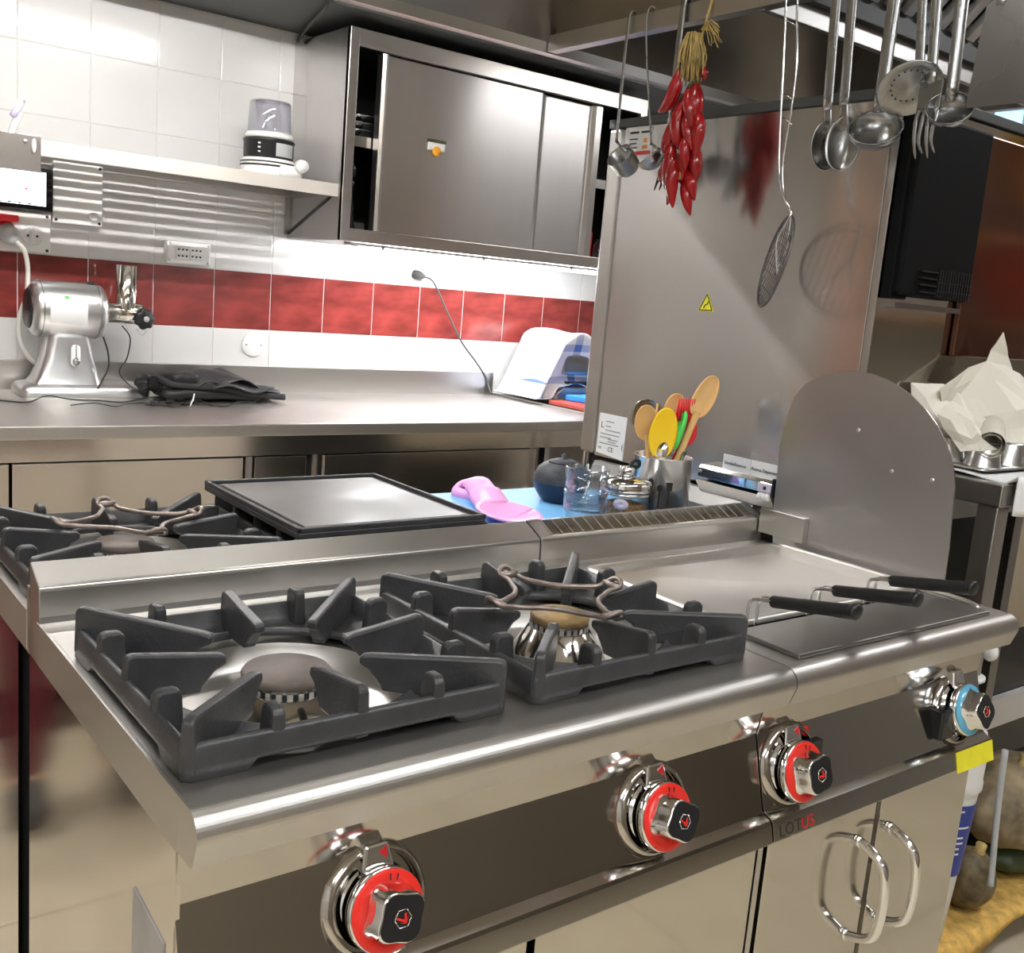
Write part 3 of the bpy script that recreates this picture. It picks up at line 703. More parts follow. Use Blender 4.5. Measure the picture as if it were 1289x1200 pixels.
for y0, y1, z0, z1, m in ((1.120, 1.044, 1.703, 1.711, 'red_mark'), (1.118, 1.088, 1.752, 1.757, 'ink'), (1.080, 1.050, 1.752, 1.757, 'ink'), (1.074, 1.056, 1.716, 1.724, 'warm_orange'), (1.070, 1.058, 1.730, 1.740, 'warm_orange'), (1.118, 1.090, 1.738, 1.741, 'ink'), (1.118, 1.094, 1.728, 1.731, 'ink'), (1.118, 1.090, 1.718, 1.721, 'ink')):
    ob('print_block', G().box(P-.0004, P, y1, y0, z0, z1), m, cs)
# smoke and aroma dispenser on the oven side
dp = thing('aroma_dispenser', 'small chrome dispenser bar with two white name plates, on the oven side', 'dispenser', (1.44, .63, 1.0))
DX = OX0-.055
ob('bar', G().prism([(OX0, 1.022), (DX+.008, 1.020), (DX, 1.012), (DX, .992), (OX0, .985)], 'y', .530, .735), 'chrome', dp, bevel=.001)
ob('bar_end', G().box(DX-.001, OX0-.002, .526, .531, .985, 1.024), 'black_plastic', dp)
ob('under_tray', G().prism([(OX0, .985), (DX, .985), (DX+.02, .958), (OX0, .955)], 'y', .532, .74), 'steel_dark', dp)
ob('outlet_plate', G().box(DX-.002, DX, .532, .566, .993, 1.012), 'label_lilac', dp)
ob('outlet_hole', G().cyl((DX-.003, .547, 1.002), (DX-.0015, .547, 1.002), .004, n=12), 'ink', dp)
ob('end_screw', G().cyl((DX-.003, .728, 1.005), (DX, .728, 1.005), .004, n=12), 'steel_dark', dp)
g = G()
for i in range(5): g.lathe([(.006, 0), (.0085, .002), (.006, .004)], frame((DX-.004, .532+.006*i, .984), (0, 1, 0)), 14)
ob('hose_end', g, 'white_plastic', dp)
np_ = ob('name_plate', G().box(OX0-.046, OX0-.044, .601, .675, 1.020, 1.052), 'white_sticker', dp)
text('lettering', 'SmokeEssence', .0105, (OX0-.0465, .670, 1.031), (0, -1, 0), (0, 0, 1), 'ink', np_, .0002, spacing=.95)
np2 = ob('name_plate', G().box(OX0-.046, OX0-.044, .522, .599, 1.020, 1.052), 'white_sticker', dp)
text('lettering', 'Aroma Dispenser', .0105, (OX0-.0465, .597, 1.031), (0, -1, 0), (0, 0, 1), 'ink', np2, .0002, spacing=.92)

# ================================================================== HOOD with its rails
HZ = 1.947
HD = thing('extractor_hood', 'large dark steel extractor hood over the ranges', 'hood', (.9, .6, HZ))
hx0, hx1, hyF, hyB = -.75, 2.45, -.30, 1.345
ob('rear_gutter', G().prism([(hyB, HZ), (hyB, HZ+.030), (hyB+.003, HZ+.030), (hyB+.003, HZ+.003), (hyB+.03, HZ+.003), (hyB+.03, HZ)], 'x', hx0, hx1), 'steel_top', HD, label='pale steel rear gutter lip')
ob('rear_slope', G().prism([(hyB+.004, HZ+.02), (hyB+.010, HZ+.02), (hyB-.32, 2.42), (hyB-.33, 2.42)], 'x', hx0, hx1), 'steel_hood', HD)
ob('rear_face', G().box(hx0, hx1, hyB+.026, hyB+.034, HZ, 2.42), 'steel_hood', HD)
ob('roof', G().box(hx0, hx1, hyF, hyB+.03, 2.42, 2.44), 'steel_dark', HD)
ob('end_panel', G().box(hx1, hx1+.01, .60, hyB+.03, HZ, 2.44), 'steel_dark', HD)
ob('end_panel', G().box(hx0-.01, hx0, hyF, hyB+.03, HZ, 2.44), 'steel_dark', HD)
ob('front_face', G().box(hx0, hx1, hyF-.01, hyF, 2.26, 2.44), 'steel_dark', HD)
ob('middle_beam', G().box(1.372, hx1, .675, .69, HZ, HZ+.062, .002), 'steel_worn', HD, label='broad steel cross beam')
ob('filter_gutter', G().box(1.372, hx1, .655, .676, HZ+.040, HZ+.10, .002), 'dark_grey', HD)
ob('hood_divider', G().box(1.366, 1.372, .69, hyB, HZ+.03, 2.2), 'steel_hood', HD)
ob('utensil_rail', G().prism([(1.355, HZ+.002), (1.385, HZ+.002), (1.385, HZ+.005), (1.359, HZ+.005), (1.359, HZ+.040), (1.355, HZ+.040)], 'y', hyF, hyB-.004), 'steel_brushed_z', HD, label='long steel utensil rail')
for x in (.1, .95):  # added lamps under the hood roof, lighting hob and grates from above
    l = ob('added_hood_lamp', G().box(x-.16, x+.16, .62, .74, 2.395, 2.42), 'white_paint', HD)
    ob('lamp_glass', G().box(x-.15, x+.15, .63, .73, 2.390, 2.396), 'lamp_hood_added', l)
# baffle filter bank rising towards the front
for k in range(15):
    x = 1.42+.065*k
    d = Vector((0, -.40, .40)).normalized(); a = Vector((x, .65, HZ+.085))
    M = frame(a, d, (1, 0, 0))
    ob('baffle_slat', G().prism([(-.018, .008), (-.015, -.006), (.015, -.006), (.018, .008), (.014, .008), (.012, -.003), (-.012, -.003), (-.014, .008)], 'z', 0, .56, M), 'aluminium', HD)
ob('filter_backing', G().prism([(.66, HZ+.125), (.66, HZ+.135), (.265, 2.43), (.255, 2.42)], 'x', 1.39, hx1), 'black_matte', HD)
# bracket and bolts on the dark soffit behind are small
# ================================================================== HANGING UTENSILS on the rail
RX = 1.357
def hook(y, z=HZ+.040, r=.012):
    return [(RX+.012, y, z-.018), (RX+.013, y, z-.004), (RX+.010, y, z+.007), (RX+.002, y, z+.012), (RX-.006, y, z+.008), (RX-.010, y, z-.004), (RX-.011, y, z-.03)]
def bowl(c, n, r, depth=.85, th=.0012):
    """open shell, opening along n"""
    M = frame(c, n); pr = [(max(1e-4, r*math.sin(PI/2*i/10)), -r*depth*math.cos(PI/2*i/10)) for i in range(11)]
    pr += [(r*1.04, .001), (r*.985, .0012)]+[(max(1e-4, (r-.0016)*math.sin(PI/2*i/10)), -(r*depth-.0016)*math.cos(PI/2*i/10)) for i in range(10, -1, -1)]
    return G().lathe(pr, M, 32, cap=False)
UX = RX-.012
def hang(name, label, cat, y, zlow, w=.009, t=.0018, group='utensils hanging from the hood rail', ylow=None, hk=True):
    """strip handle from the rail down to zlow"""
    u = thing(name, label, cat, (UX, y, HZ+.03), None); yl = y if ylow is None else ylow
    pts = hook(y)+[(UX, y*.7+yl*.3, HZ*.7+zlow*.3), (UX, y*.35+yl*.65, HZ*.35+zlow*.65), (UX, yl, zlow)]
    ob('handle', G().tube(bez(pts, 4), w/2, 10, flat=t/w*2, up=(0, 1, 0)) if w > .006 else G().tube(bez(pts, 4), w/2, 8), 'steel_utensil', u)
    return u
# small ladles, left end
u = hang('ladle', 'small steel ladle furthest left on the hood rail, its cup tipped left', 'ladle', 1.045, 1.712, .0095)
c = (UX-.004, 1.008, 1.668)
ob('cup', G().lathe([(1e-4, -.030), (.022, -.028), (.029, -.018), (.031, .018), (.0325, .020), (.0295, .018), (.0275, -.016), (.020, -.026), (1e-4, -.028)], frame(c, (-.75, -.05, .55)), 30, cap=False), 'steel_utensil', u)
ob('neck', G().tube([(UX, 1.044, 1.715), (UX, 1.028, 1.70), (UX, 1.005, 1.690)], .0035, 8), 'steel_utensil', u)
u = hang('ladle', 'small round ladle on a thin wire handle, second from left on the rail', 'ladle', .985, 1.70, .0045, ylow=.930)
ob('bowl', bowl((UX+.002, .928, 1.678), (-.5, .3, .7), .036), 'steel_utensil', u)
ob('neck', G().tube([(UX, .930, 1.702), (UX, .915, 1.695), (UX, .904, 1.690)], .0028, 8), 'steel_utensil', u)
ob('hook_tip', G().tube([(UX, .934, 1.700), (UX-.002, .930, 1.72), (UX, .928, 1.738)], .0015, 6), 'steel_utensil', u)
# carving fork
u = hang('carving_fork', 'long two pronged fork hanging half behind the red chillies', 'fork', .878, 1.705, .017, .003)
ob('ferrule', G().box(UX-.004, UX+.004, .862, .886, 1.690, 1.708, .002), 'aluminium', u)
for s in (0, 1):
    ob('prong', G().tube(bez([(UX, .876-.008*s, 1.692), (UX, .880-.014*s, 1.67), (UX, .892-.014*s, 1.64), (UX, .906-.016*s, 1.602)], 4), [.004]*4+[.0035]*4+[.003]*3+[.002, .001][:2], 8), 'black_gloss', u)
# chilli string
ch = thing('chili_string', 'string of shiny red chillies with a straw tuft, hanging from the rail', 'chili', (1.33, .83, HZ+.03))
ob('twine', G().tube([(RX-.002, .802, HZ+.045), (RX-.02, .806, 1.90), (RX-.028, .812, 1.80), (RX-.03, .815, 1.62)], .003, 6), 'straw', ch)
g = G(); random.seed(3)
for i in range(70):
    y = random.uniform(.792, .850); x = random.uniform(-.012, .012); L = random.uniform(.05, .105)
    g.tube([(RX-.028+x, y*.4+.82*.6, 1.915), (RX-.028+x*1.5, y, 1.915-L*.5), (RX-.028+x*1.3, y+random.uniform(-.008, .008), 1.915-L)], .0016, 4)
for i in range(26):
    a = random.uniform(-.9, .7); L = random.uniform(.035, .055)
    g.tube([(RX-.03, .800, 1.918), (RX-.03+random.uniform(-.01, .01), .800-L*.6*math.cos(a)-.004, 1.924+L*.3*math.sin(a)), (RX-.03+random.uniform(-.015, .015), .800-L*math.cos(a)-.004, 1.915+L*.7*math.sin(a)-.012)], .0009, 4)
ob('straw_tuft', g, 'straw', ch, kind='stuff')
pods = [((.842, 1.842), (.848, 1.80), (.868, 1.772), (.895, 1.764), .015), ((.806, 1.812), (.798, 1.775), (.802, 1.745), (.815, 1.722), .019), ((.838, 1.80), (.848, 1.76), (.845, 1.725), (.85, 1.70), .017),
        ((.832, 1.752), (.845, 1.715), (.858, 1.690), (.866, 1.675), .014), ((.790, 1.755), (.780, 1.725), (.783, 1.690), (.788, 1.655), .015), ((.812, 1.722), (.808, 1.690), (.815, 1.660), (.826, 1.632), .019),
        ((.842, 1.690), (.838, 1.655), (.842, 1.62), (.848, 1.60), .016), ((.852, 1.685), (.860, 1.655), (.868, 1.632), (.876, 1.612), .012), ((.815, 1.650), (.800, 1.62), (.795, 1.60), (.786, 1.578), .014),
        ((.828, 1.660), (.828, 1.625), (.826, 1.595), (.820, 1.560), .015), ((.780, 1.735), (.776, 1.715), (.780, 1.70), (.785, 1.684), .012), ((.800, 1.848), (.795, 1.838), (.796, 1.83), (.80, 1.82), .009),
        ((.82, 1.775), (.83, 1.74), (.825, 1.70), (.82, 1.68), .016), ((.862, 1.66), (.872, 1.64), (.876, 1.628), (.884, 1.618), .009), ((.805, 1.70), (.795, 1.665), (.79, 1.64), (.792, 1.61), .016)]
random.seed(8)
for i in range(12):
    z = 1.80-.016*i; y = .822+random.uniform(-.022, .026); L = random.uniform(.05, .08); k = random.uniform(-.02, .02)
    pods.append(((y, z), (y+k*.5, z-L*.35), (y+k, z-L*.7), (y+k*1.6, z-L), random.uniform(.010, .014)))
for i, (a, b, c, d, r) in enumerate(pods):
    dx = -.036+.014*((i*7) % 3)
    pts = bez([(RX+dx, *a), (RX+dx-.004, *b), (RX+dx-.002, *c), (RX+dx, *d)], 6); m = len(pts)
    rr = [r*min(1, .45+2.2*k/m)*(1-max(0, (k/(m-1)-.45)/.55)**1.6*.93) for k in range(m)]
    pd = ob('pod', G().tube(pts, rr, 12), 'chili', ch)
    v = pts[0]; ob('stem', G().tube([v, v+Vector((0, random.uniform(-.006, .006), .008)), v+Vector((0, random.uniform(-.01, .01), .016))], [r*.5, .003, .002], 8), 'chili_stem', pd)
# spider skimmer, grid seen edge on, mirrored in the oven side
sp = thing('spider_skimmer', 'wire grid skimmer on long twin wire handle, hanging by the oven side', 'skimmer', (UX, .58, HZ+.03))
a = Vector((0, .052, -.168)).normalized(); b = Vector((.62, .785, 0)); b = (b-a*b.dot(a)).normalized(); c0 = Vector((UX-.004, .546, 1.457)); R = .090
ob('rim_ring', G().tube([c0+a*R*math.cos(t)+b*R*math.sin(t) for t in [2*PI*i/40 for i in range(40)]], .0028, 8, True), 'burnt_wire', sp)
nn = a.cross(b)
for k in range(-5, 6):
    o_ = R*k/6; h = math.sqrt(R*R-o_*o_); sag = lambda q: nn*(-.012*(1-(q/R)**2))
    for D, E_ in ((a, b), (b, a)):
        ob('grid_wire', G().tube([c0+D*o_+E_*(h*q)+nn*(.008*(1-(o_*o_+h*h*q*q)/(R*R))) for q in (-1, -.5, 0, .5, 1)], .0009, 5), 'burnt_wire', sp)
top = c0-a*R
for s, yt in ((1, .600), (-1, .573)):
    ob('handle_wire', G().tube(bez([(RX+.010, yt, HZ+.025), (RX+.004, yt, HZ+.050), (UX, yt, HZ+.02), (UX, yt, 1.93), (UX, yt-.015+.002*s, 1.80), (UX, .566+.006*s, 1.66), (UX, .560+.003*s, 1.615), (UX, .545, 1.575), top+Vector((0, .004, .006)), c0-a*R*.4+nn*.01*s, c0+a*R*.3+b*.02*s+nn*.012], 5), .0024, 7), 'wire_chrome', sp)
for z in (1.90, 1.765, 1.72): ob('cross_wire', G().tube([(UX, .60-(1.95-z)*.11, z+.010), (UX, .57-(1.95-z)*.08, z-.005)], .0015, 6), 'wire_chrome', sp)
# serving spoons
def spoon(label, y, zn, zl, facing):
    u = hang('serving_spoon', label, 'spoon', y+.012, zn, .022, .003, ylow=y-.002)
    M = frame((UX-.002, y-.012, (zn+zl)/2-.012), facing, (0, 0, 1))
    hl = (zn-zl)/2-.008
    vs = []; fs = []
    g = G().grid(lambda p, q: tuple(M @ Vector(((q*2-1)*hl*math.sqrt(max(0, 1-0))*1.0 if False else hl*math.cos(PI*q), .032*math.sin(PI*q)*(2*p-1), -.016*math.sin(PI*q)*(1-(2*p-1)**2)*1.0))), 12, 20)
    ob('bowl', g, 'steel_utensil', u, solid=.0018)
    ob('neck', G().grid(lambda p, q: (UX-.001, (y-.002)*(1-q)+(y-.010)*q+(2*p-1)*(.0085*(1-q)+.0085*q+.016*max(0, q-.55)), zn+.006-q*.050), 4, 8), 'steel_utensil', u, solid=.002)
    return u
spoon('left one of two large serving spoons on the rail, right of the grid skimmer', .475, 1.735, 1.630, (-.35, -.94, .0))
spoon('right one of two large serving spoons on the rail, partly behind a ladle', .440, 1.740, 1.628, (-.9, -.42, .05))
# ladle
u = hang('ladle', 'large steel ladle on the rail right of the serving spoons, before the oven edge', 'ladle', .362, 1.722, .027, .007)
ob('bowl', bowl((UX-.01, .358, 1.694), (-.55, -.28, .55), .046, .75), 'steel_utensil', u)
# perforated skimmer
u = hang('perforated_skimmer', 'round perforated steel skimmer hanging tilted between two ladles', 'skimmer', .312, 1.79, .019, .005, ylow=.294)
M = frame((UX-.012, .300, 1.755), (-.35, -.50, -.60), (.3, -.8, .5))
ob('disc', G().lathe([(1e-4, -.010), (.030, -.007), (.052, .002), (.055, .004), (.052, .0055), (.030, -.005), (1e-4, -.008)], M, 40, cap=False), 'steel_utensil', u)
for ri, (r, n) in enumerate(((.010, 6), (.020, 12), (.030, 18), (.040, 22))):
    g = G()
    for k in range(n):
        an = 2*PI*k/n; z = -.0105+.012*(r/.052)**2-.0006; g.lathe([(.0017, 0), (.0017, .0030)], M @ Matrix.Translation((r*math.cos(an), r*math.sin(an), z)), 8)
    ob('hole_ring', g, 'ink', u, kind='stuff')
# serving fork
u = hang('serving_fork', 'four pronged steel fork hanging behind the perforated skimmer', 'fork', .284, 1.76, .020, .006, ylow=.268)
ob('fork_head', G().box(UX-.0015, UX+.0015, .245, .288, 1.715, 1.765, .001), 'steel_utensil', u)
for k in range(4):
    y = .2835-.0115*k
    ob('tine', G().tube(bez([(UX, y, 1.72), (UX-.006, y-.001, 1.695), (UX-.004, y-.002+.003*(k % 2), 1.665), (UX+.004, y-.004, 1.638+.008*(k % 2))], 4), [.0045]*5+[.004]*4+[.003]*2+[.002, .001], 8, flat=.5, up=(0, 1, 0)), 'steel_utensil', u)
# right ladle
u = hang('ladle', 'steel ladle furthest right on the rail, left of the flat spatula', 'ladle', .235, 1.735, .020, .012, ylow=.227)
ob('bowl', bowl((UX-.008, .222, 1.716), (-.60, -.32, .50), .037, .8), 'steel_utensil', u)
ob('collar', G().cyl((UX, .228, 1.752), (UX, .228, 1.728), .0075, .009, 12), 'steel_utensil', u)
# flat spatula
u = hang('spatula', 'wide flat steel spatula at the right edge of the rail', 'spatula', .165, 1.87, .016, .005)
ob('blade', G().prism([(.188, 1.872), (.198, 1.72), (.196, 1.714), (.100, 1.714), (.108, 1.872), (.130, 1.888), (.166, 1.888)], 'x', UX-.001, UX+.001), 'steel_utensil', u)

# ================================================================== WALL CABINET, SHELF, WALL FITTINGS
CX0, CX1, CY, CZ0, CZ1 = 1.445, 2.86, 2.552, 1.49, 2.205
WC = thing('wall_cabinet', 'stainless wall cabinet with sliding doors above the red tiles', 'cabinet', (2.1, 2.78, CZ0))
ob('side_panel', G().box(CX0, CX0+.004, CY+.002, 2.984, CZ0, CZ1), 'steel_oven', WC)
ob('side_panel', G().box(CX1-.004, CX1, CY+.002, 2.984, CZ0, CZ1), 'steel_oven', WC)
ob('top_panel', G().box(CX0+.004, CX1-.004, CY+.002, 2.984, CZ1-.02, CZ1), 'steel_dark', WC)
ob('bottom_panel', G().box(CX0+.004, CX1-.004, CY+.002, 2.984, CZ0, CZ0+.035), 'steel_dark', WC)
ob('back_panel', G().box(CX0+.004, CX1-.004, 2.975, 2.984, CZ0, CZ1), 'black_matte', WC)
ob('frame_top', G().box(CX0, CX1, CY-.002, CY+.02, 2.145, CZ1, .002), 'steel_brushed_x', WC)
ob('frame_bottom', G().box(CX0, CX1, CY-.002, CY+.02, CZ0, 1.535, .002), 'steel_brushed_x', WC)
ob('frame_post', G().box(CX0, CX0+.036, CY-.003, CY+.02, CZ0, CZ1, .002), 'steel_brushed_z', WC)
ob('frame_post', G().box(CX1-.036, CX1, CY-.003, CY+.02, CZ0, CZ1, .002), 'steel_brushed_z', WC)
ob('middle_shelf', G().box(CX0+.005, CX1-.005, 2.60, 2.97, 1.822, 1.858), 'steel_oven', WC)
d = ob('sliding_door', G().box(1.600, 2.312, CY+.022, CY+.036, 1.536, 2.142, .002), 'steel_door', WC, label='wide sliding door with a tiny food shaped magnet')
ob('door_grip', G().prism([(1.578, CY+.040), (1.580, CY+.006), (1.592, CY+.001), (1.603, CY+.006), (1.606, CY+.022), (1.612, CY+.022), (1.612, CY+.040)], 'z', 1.536, 2.142), 'steel_brushed_z', d)
d2 = ob('sliding_door', G().box(2.340, 2.585, CY+.044, CY+.058, 1.536, 2.142, .002), 'steel_door', WC)
ob('door_grip', G().prism([(2.318, CY+.060), (2.320, CY+.038), (2.330, CY+.034), (2.342, CY+.038), (2.345, CY+.060)], 'z', 1.536, 2.142), 'steel_brushed_z', d2)
ob('door_grip', G().prism([(2.583, CY+.060), (2.585, CY+.034), (2.600, CY+.024), (2.632, CY+.024), (2.634, CY+.060)], 'z', 1.536, 2.142), 'steel_brushed_z', d2)
# magnet
mg = thing('fridge_magnet', 'tiny painted magnet with an orange ball on the sliding door', 'magnet', (1.835, CY+.02, 1.86))
MX = CY+.021
ob('magnet_base', G().box(1.795, 1.868, MX-.006, MX, 1.850, 1.882, .002), 'white_sticker', mg)
ob('magnet_canopy', G().box(1.792, 1.870, MX-.008, MX, 1.878, 1.889, .001), 'chili_stem', mg)
ob('magnet_ball', G().ell((1.832, MX-.006, 1.848), .018, .008, .018), 'magnet_orange', mg)
# things in the cabinet
t = thing('frying_pan', 'stack of steel pans on the upper cabinet shelf, left opening', 'pan', (1.56, 2.72, 1.858))
for i in range(3):
    z = 1.8595+.026*i
    ob('pan_body', G().lathe([(.05, z), (.075, z+.003), (.085, z+.022), (.088, z+.024), (.083, z+.022), (.073, z+.005), (1e-4, z+.003)], Matrix.Translation((1.565, 2.70, 0)), 32, cap=False), 'steel_utensil', t)
t = thing('pepper_mill', 'turned dark pepper mill in the left opening of the wall cabinet', 'pepper mill', (1.512, 2.63, 1.526))
ob('mill_body', G().lathe([(.026, 1.526), (.028, 1.535), (.022, 1.56), (.026, 1.575), (.02, 1.59), (.025, 1.612), (.018, 1.635), (.016, 1.68), (.022, 1.70), (.014, 1.71)], Matrix.Translation((1.518, 2.64, 0)), 24), 'black_gloss', t)
ob('mill_head', G().lathe([(.014, 1.71), (.024, 1.722), (.027, 1.745), (.020, 1.765), (.008, 1.772), (.010, 1.782), (.006, 1.790), (1e-4, 1.792)], Matrix.Translation((1.518, 2.64, 0)), 24), 'black_gloss', t)
t = one('chopping_board', G().prism([(1.548, 1.527), (1.60, 1.527), (1.60, 1.74), (1.552, 1.74)], 'y', 2.76, 2.785), 'wood', 'pale wooden board standing behind the pepper mill', 'board', (1.57, 2.77, 1.526), bevel=.004)
t = one('steel_tray', G().box(1.545, 1.60, 2.66, 2.75, 1.526, 1.565, .004), 'steel_worn', 'small steel tray lying beside the pepper mill', 'tray', (1.57, 2.70, 1.526))
t = thing('sauce_bottle', 'red bottle with a blue cap in the right cabinet opening', 'bottle', (2.665, 2.66, 1.526))
ob('bottle_body', G().lathe([(.028, 1.526), (.03, 1.53), (.03, 1.64), (.012, 1.66), (.012, 1.67)], Matrix.Translation((2.672, 2.66, 0)), 20), 'red_silicone', t)
ob('cap', G().lathe([(.017, 1.668), (.017, 1.70), (.001, 1.702)], Matrix.Translation((2.672, 2.66, 0)), 20), 'blue_board_deep', t)
t = one('spice_jar', G().lathe([(.03, 1.526), (.032, 1.53), (.032, 1.59), (.02, 1.60), (.022, 1.612), (1e-4, 1.613)], Matrix.Translation((2.70, 2.585, 0)), 20), 'glass_purple', 'small pale jar before the red bottle in the cabinet', 'jar', (2.70, 2.585, 1.526))
# strip light below the cabinet
t = thing('strip_light', 'bright strip lamp fixed under the wall cabinet', 'lamp', (2.1, 2.70, CZ0))
ob('lamp_tube', G().box(1.56, 2.76, 2.64, 2.668, CZ0-.022, CZ0-.010, .004), 'lamp_strip', t)
ob('lamp_base', G().box(1.53, 2.80, 2.63, 2.68, CZ0-.010, CZ0), 'white_plastic', t)
for x in (1.66, 2.12, 2.58): ob('lamp_clip', G().box(x, x+.012, 2.628, 2.682, CZ0-.018, CZ0), 'grey_plastic', t)
one('lamp_cable', G().tube(bez([(1.50, 2.62, CZ0-.003), (1.52, 2.60, CZ0-.010), (1.56, 2.62, CZ0-.014), (1.60, 2.65, CZ0-.012)], 5), .003, 6), 'grey_plastic', 'grey cable feeding the strip lamp under the cabinet', 'cable', (1.5, 2.62, CZ0))
# slatted shelf
SH = thing('slatted_shelf', 'slatted stainless shelf on the white tiles, throwing striped shadows', 'shelf', (.5, 2.79, 1.64))
ob('front_rail', G().box(-1.2, CX0-.002, 2.577, 2.583, 1.638, 1.682, .001), 'steel_satin', SH)
ob('back_rail', G().box(-1.2, CX0-.002, 2.972, 2.978, 1.645, 1.682, .001), 'steel_brushed_x', SH)
ny = 9
for k in range(ny):
    y = 2.590+.0425*k
    ob('slat', G().box(-1.2, CX0-.002, y, y+.0205, 1.675, 1.681), 'steel_brushed_x', SH)
for xb in (1.430, .25):
    b = ob('bracket', G().box(xb, xb+.030, 2.973, 2.983, 1.505, 1.675, .002), 'steel_dark', SH)
    ob('bracket_arm', G().box(xb+.008, xb+.022, 2.60, 2.973, 1.640, 1.671, .002), 'steel_dark', b)
    ob('bracket_strut', G().tube([(xb+.02, 2.972, 1.512), (xb+.02, 2.66, 1.632), (xb+.02, 2.61, 1.655)], .0095, 8), 'black_plastic', b)
    ob('bracket_screw', G().cyl((xb+.015, 2.973, 1.53), (xb+.015, 2.969, 1.53), .005, n=10), 'steel_dark', b)
# grinder on the shelf
t = thing('blender', 'small white and black blender with an upturned clear cup on the shelf', 'blender', (1.26, 2.72, 1.682))
cx, cy = 1.252, 2.745; T = Matrix.Translation((cx, cy, 0))
ob('base', G().lathe([(.092, 1.683), (.095, 1.69), (.095, 1.735), (.088, 1.742), (.086, 1.744)], T, 36), 'white_plastic', t)
ob('base_band', G().lathe([(.0965, 1.716), (.0965, 1.722)], T, 36, cap=False), 'black_plastic', t)
ob('base_band', G().lathe([(.0965, 1.728), (.0965, 1.733)], T, 36, cap=False), 'black_plastic', t)
ob('switch_panel', G().box(1.25, 1.335, 2.625, 2.72, 1.684, 1.725, .014), 'white_plastic', t)
ob('knob', G().cyl((1.318, 2.625, 1.725), (1.318, 2.60, 1.725), .024, .02, 20), 'white_plastic', t)
ob('collar', G().lathe([(.084, 1.744), (.086, 1.75), (.086, 1.80), (.090, 1.806), (.084, 1.812)], T, 36), 'black_plastic', t)
mk = ob('printed_panel', G().lathe([(.0866, 1.752), (.0866, 1.796)], T @ Matrix.Rotation(-1.7, 4, 'Z'), 10, cap=False, ang=.9), 'grey_plastic', t)
for z in (1.76, 1.774, 1.788): ob('print_mark', G().box(1.186, 1.204, 2.682, 2.6865, z, z+.005), 'white_plastic', t)
ob('lid_ring', G().lathe([(.084, 1.812), (.083, 1.826), (.078, 1.832)], T, 36), 'white_plastic', t)
ob('clear_cup', G().lathe([(.072, 1.832), (.075, 1.84), (.071, 1.932), (.068, 1.938), (1e-4, 1.9385), (1e-4, 1.9365), (.066, 1.9355), (.069, 1.93), (.073, 1.84)], T, 36, cap=False), 'glass_purple', t)
ob('blade_post', G().lathe([(.02, 1.832), (.016, 1.86), (.012, 1.90), (1e-4, 1.902)], T, 16), 'grey_plastic', t)
# conduit box and cable above tiles
t = thing('junction_box', 'white conduit box high on the wall with a black cable', 'box', (1.26, 2.9, 2.25))
ob('box_body', G().box(1.185, 1.335, 2.925, 2.972, 2.252, 2.325, .004) if False else G().box(1.170, 1.315, 2.40, 2.468, 2.185+.055, 2.32, .004), 'white_plastic', t)
ob('cable', G().tube(bez([(1.29, 2.43, 2.242), (1.31, 2.47, 2.225), (1.35, 2.6, 2.225), (1.39, 2.75, 2.228), (1.42, 2.86, 2.22), (1.43, 2.93, 2.20)], 6), .006, 8), 'cable_black', t)
# electrical panel, outlets, tablet
t = thing('electrical_cover', 'pale square cover box on the wall right of the tablet', 'box', (.67, 2.97, 1.56))
ob('box_body', G().box(.593, .752, 2.955, 2.984, 1.462, 1.662, .003), 'white_plastic', t)
for x, z in ((.603, 1.472), (.742, 1.472), (.742, 1.652)): ob('cover_screw', G().cyl((x, 2.956, z), (x, 2.952, z), .005, n=10), 'ink', t)
ob('lock_knob', G().cyl((.722, 2.956, 1.492), (.722, 2.940, 1.492), .016, .014, 16), 'white_plastic', t)
t = thing('socket_strip', 'white wall box of small sockets above the red tiles', 'socket', (1.05, 2.96, 1.40))
ob('box_body', G().box(.972, 1.132, 2.945, 2.984, 1.361, 1.442, .005), 'white_plastic', t)
for i in range(2):
    f = ob('socket_frame', G().box(1.005+.05*i, 1.052+.05*i, 2.942, 2.946, 1.378, 1.425, .001), 'white_sticker', t)
    for j in range(3):
        for zz in (1.39, 1.412): ob('socket_hole', G().cyl((1.0135+.05*i+.0145*j, 2.943, zz), (1.0135+.05*i+.0145*j, 2.9405, zz), .0035, n=10), 'ink', f)
for x in (.982, 1.122):
    for z in (1.371, 1.432): ob('box_screw', G().cyl((x, 2.946, z), (x, 2.942, z), .004, n=8), 'grey_plastic', t)
t = thing('round_wall_cover', 'round white blank cover on the white tiles below the red band', 'cover', (1.325, 2.98, 1.08))
ob('disc', G().lathe([(.046, 0), (.046, .004), (.042, .007), (1e-4, .008)], frame((1.325, 2.984, 1.08), (0, -1, 0)), 36), 'white_plastic', t)
for dx in (-.03, .03): ob('cover_screw', G().cyl((1.325+dx, 2.977, 1.08), (1.325+dx, 2.974, 1.08), .004, n=10), 'grey_plastic', t)
t = thing('wall_socket', 'white wall plate with a round mains socket beside the red plug', 'socket', (.5, 2.95, 1.42))
ob('plate', G().box(.33, .585, 2.945, 2.984, 1.356, 1.486, .004), 'white_plastic', t)
M = frame((.528, 2.946, 1.410), (0, -1, 0))
ob('socket_ring', G().lathe([(.034, 0), (.034, .006), (.030, .007), (.028, .002), (1e-4, .002)], M, 32), 'white_sticker', t)
ob('socket_bridge', G().box(.519, .537, 2.936, 2.946, 1.384, 1.437, .002), 'white_plastic', t)
for dx in (-.014, .014): ob('socket_hole', G().cyl((.528+dx, 2.9445, 1.410), (.528+dx, 2.942, 1.410), .004, n=10), 'ink', t)
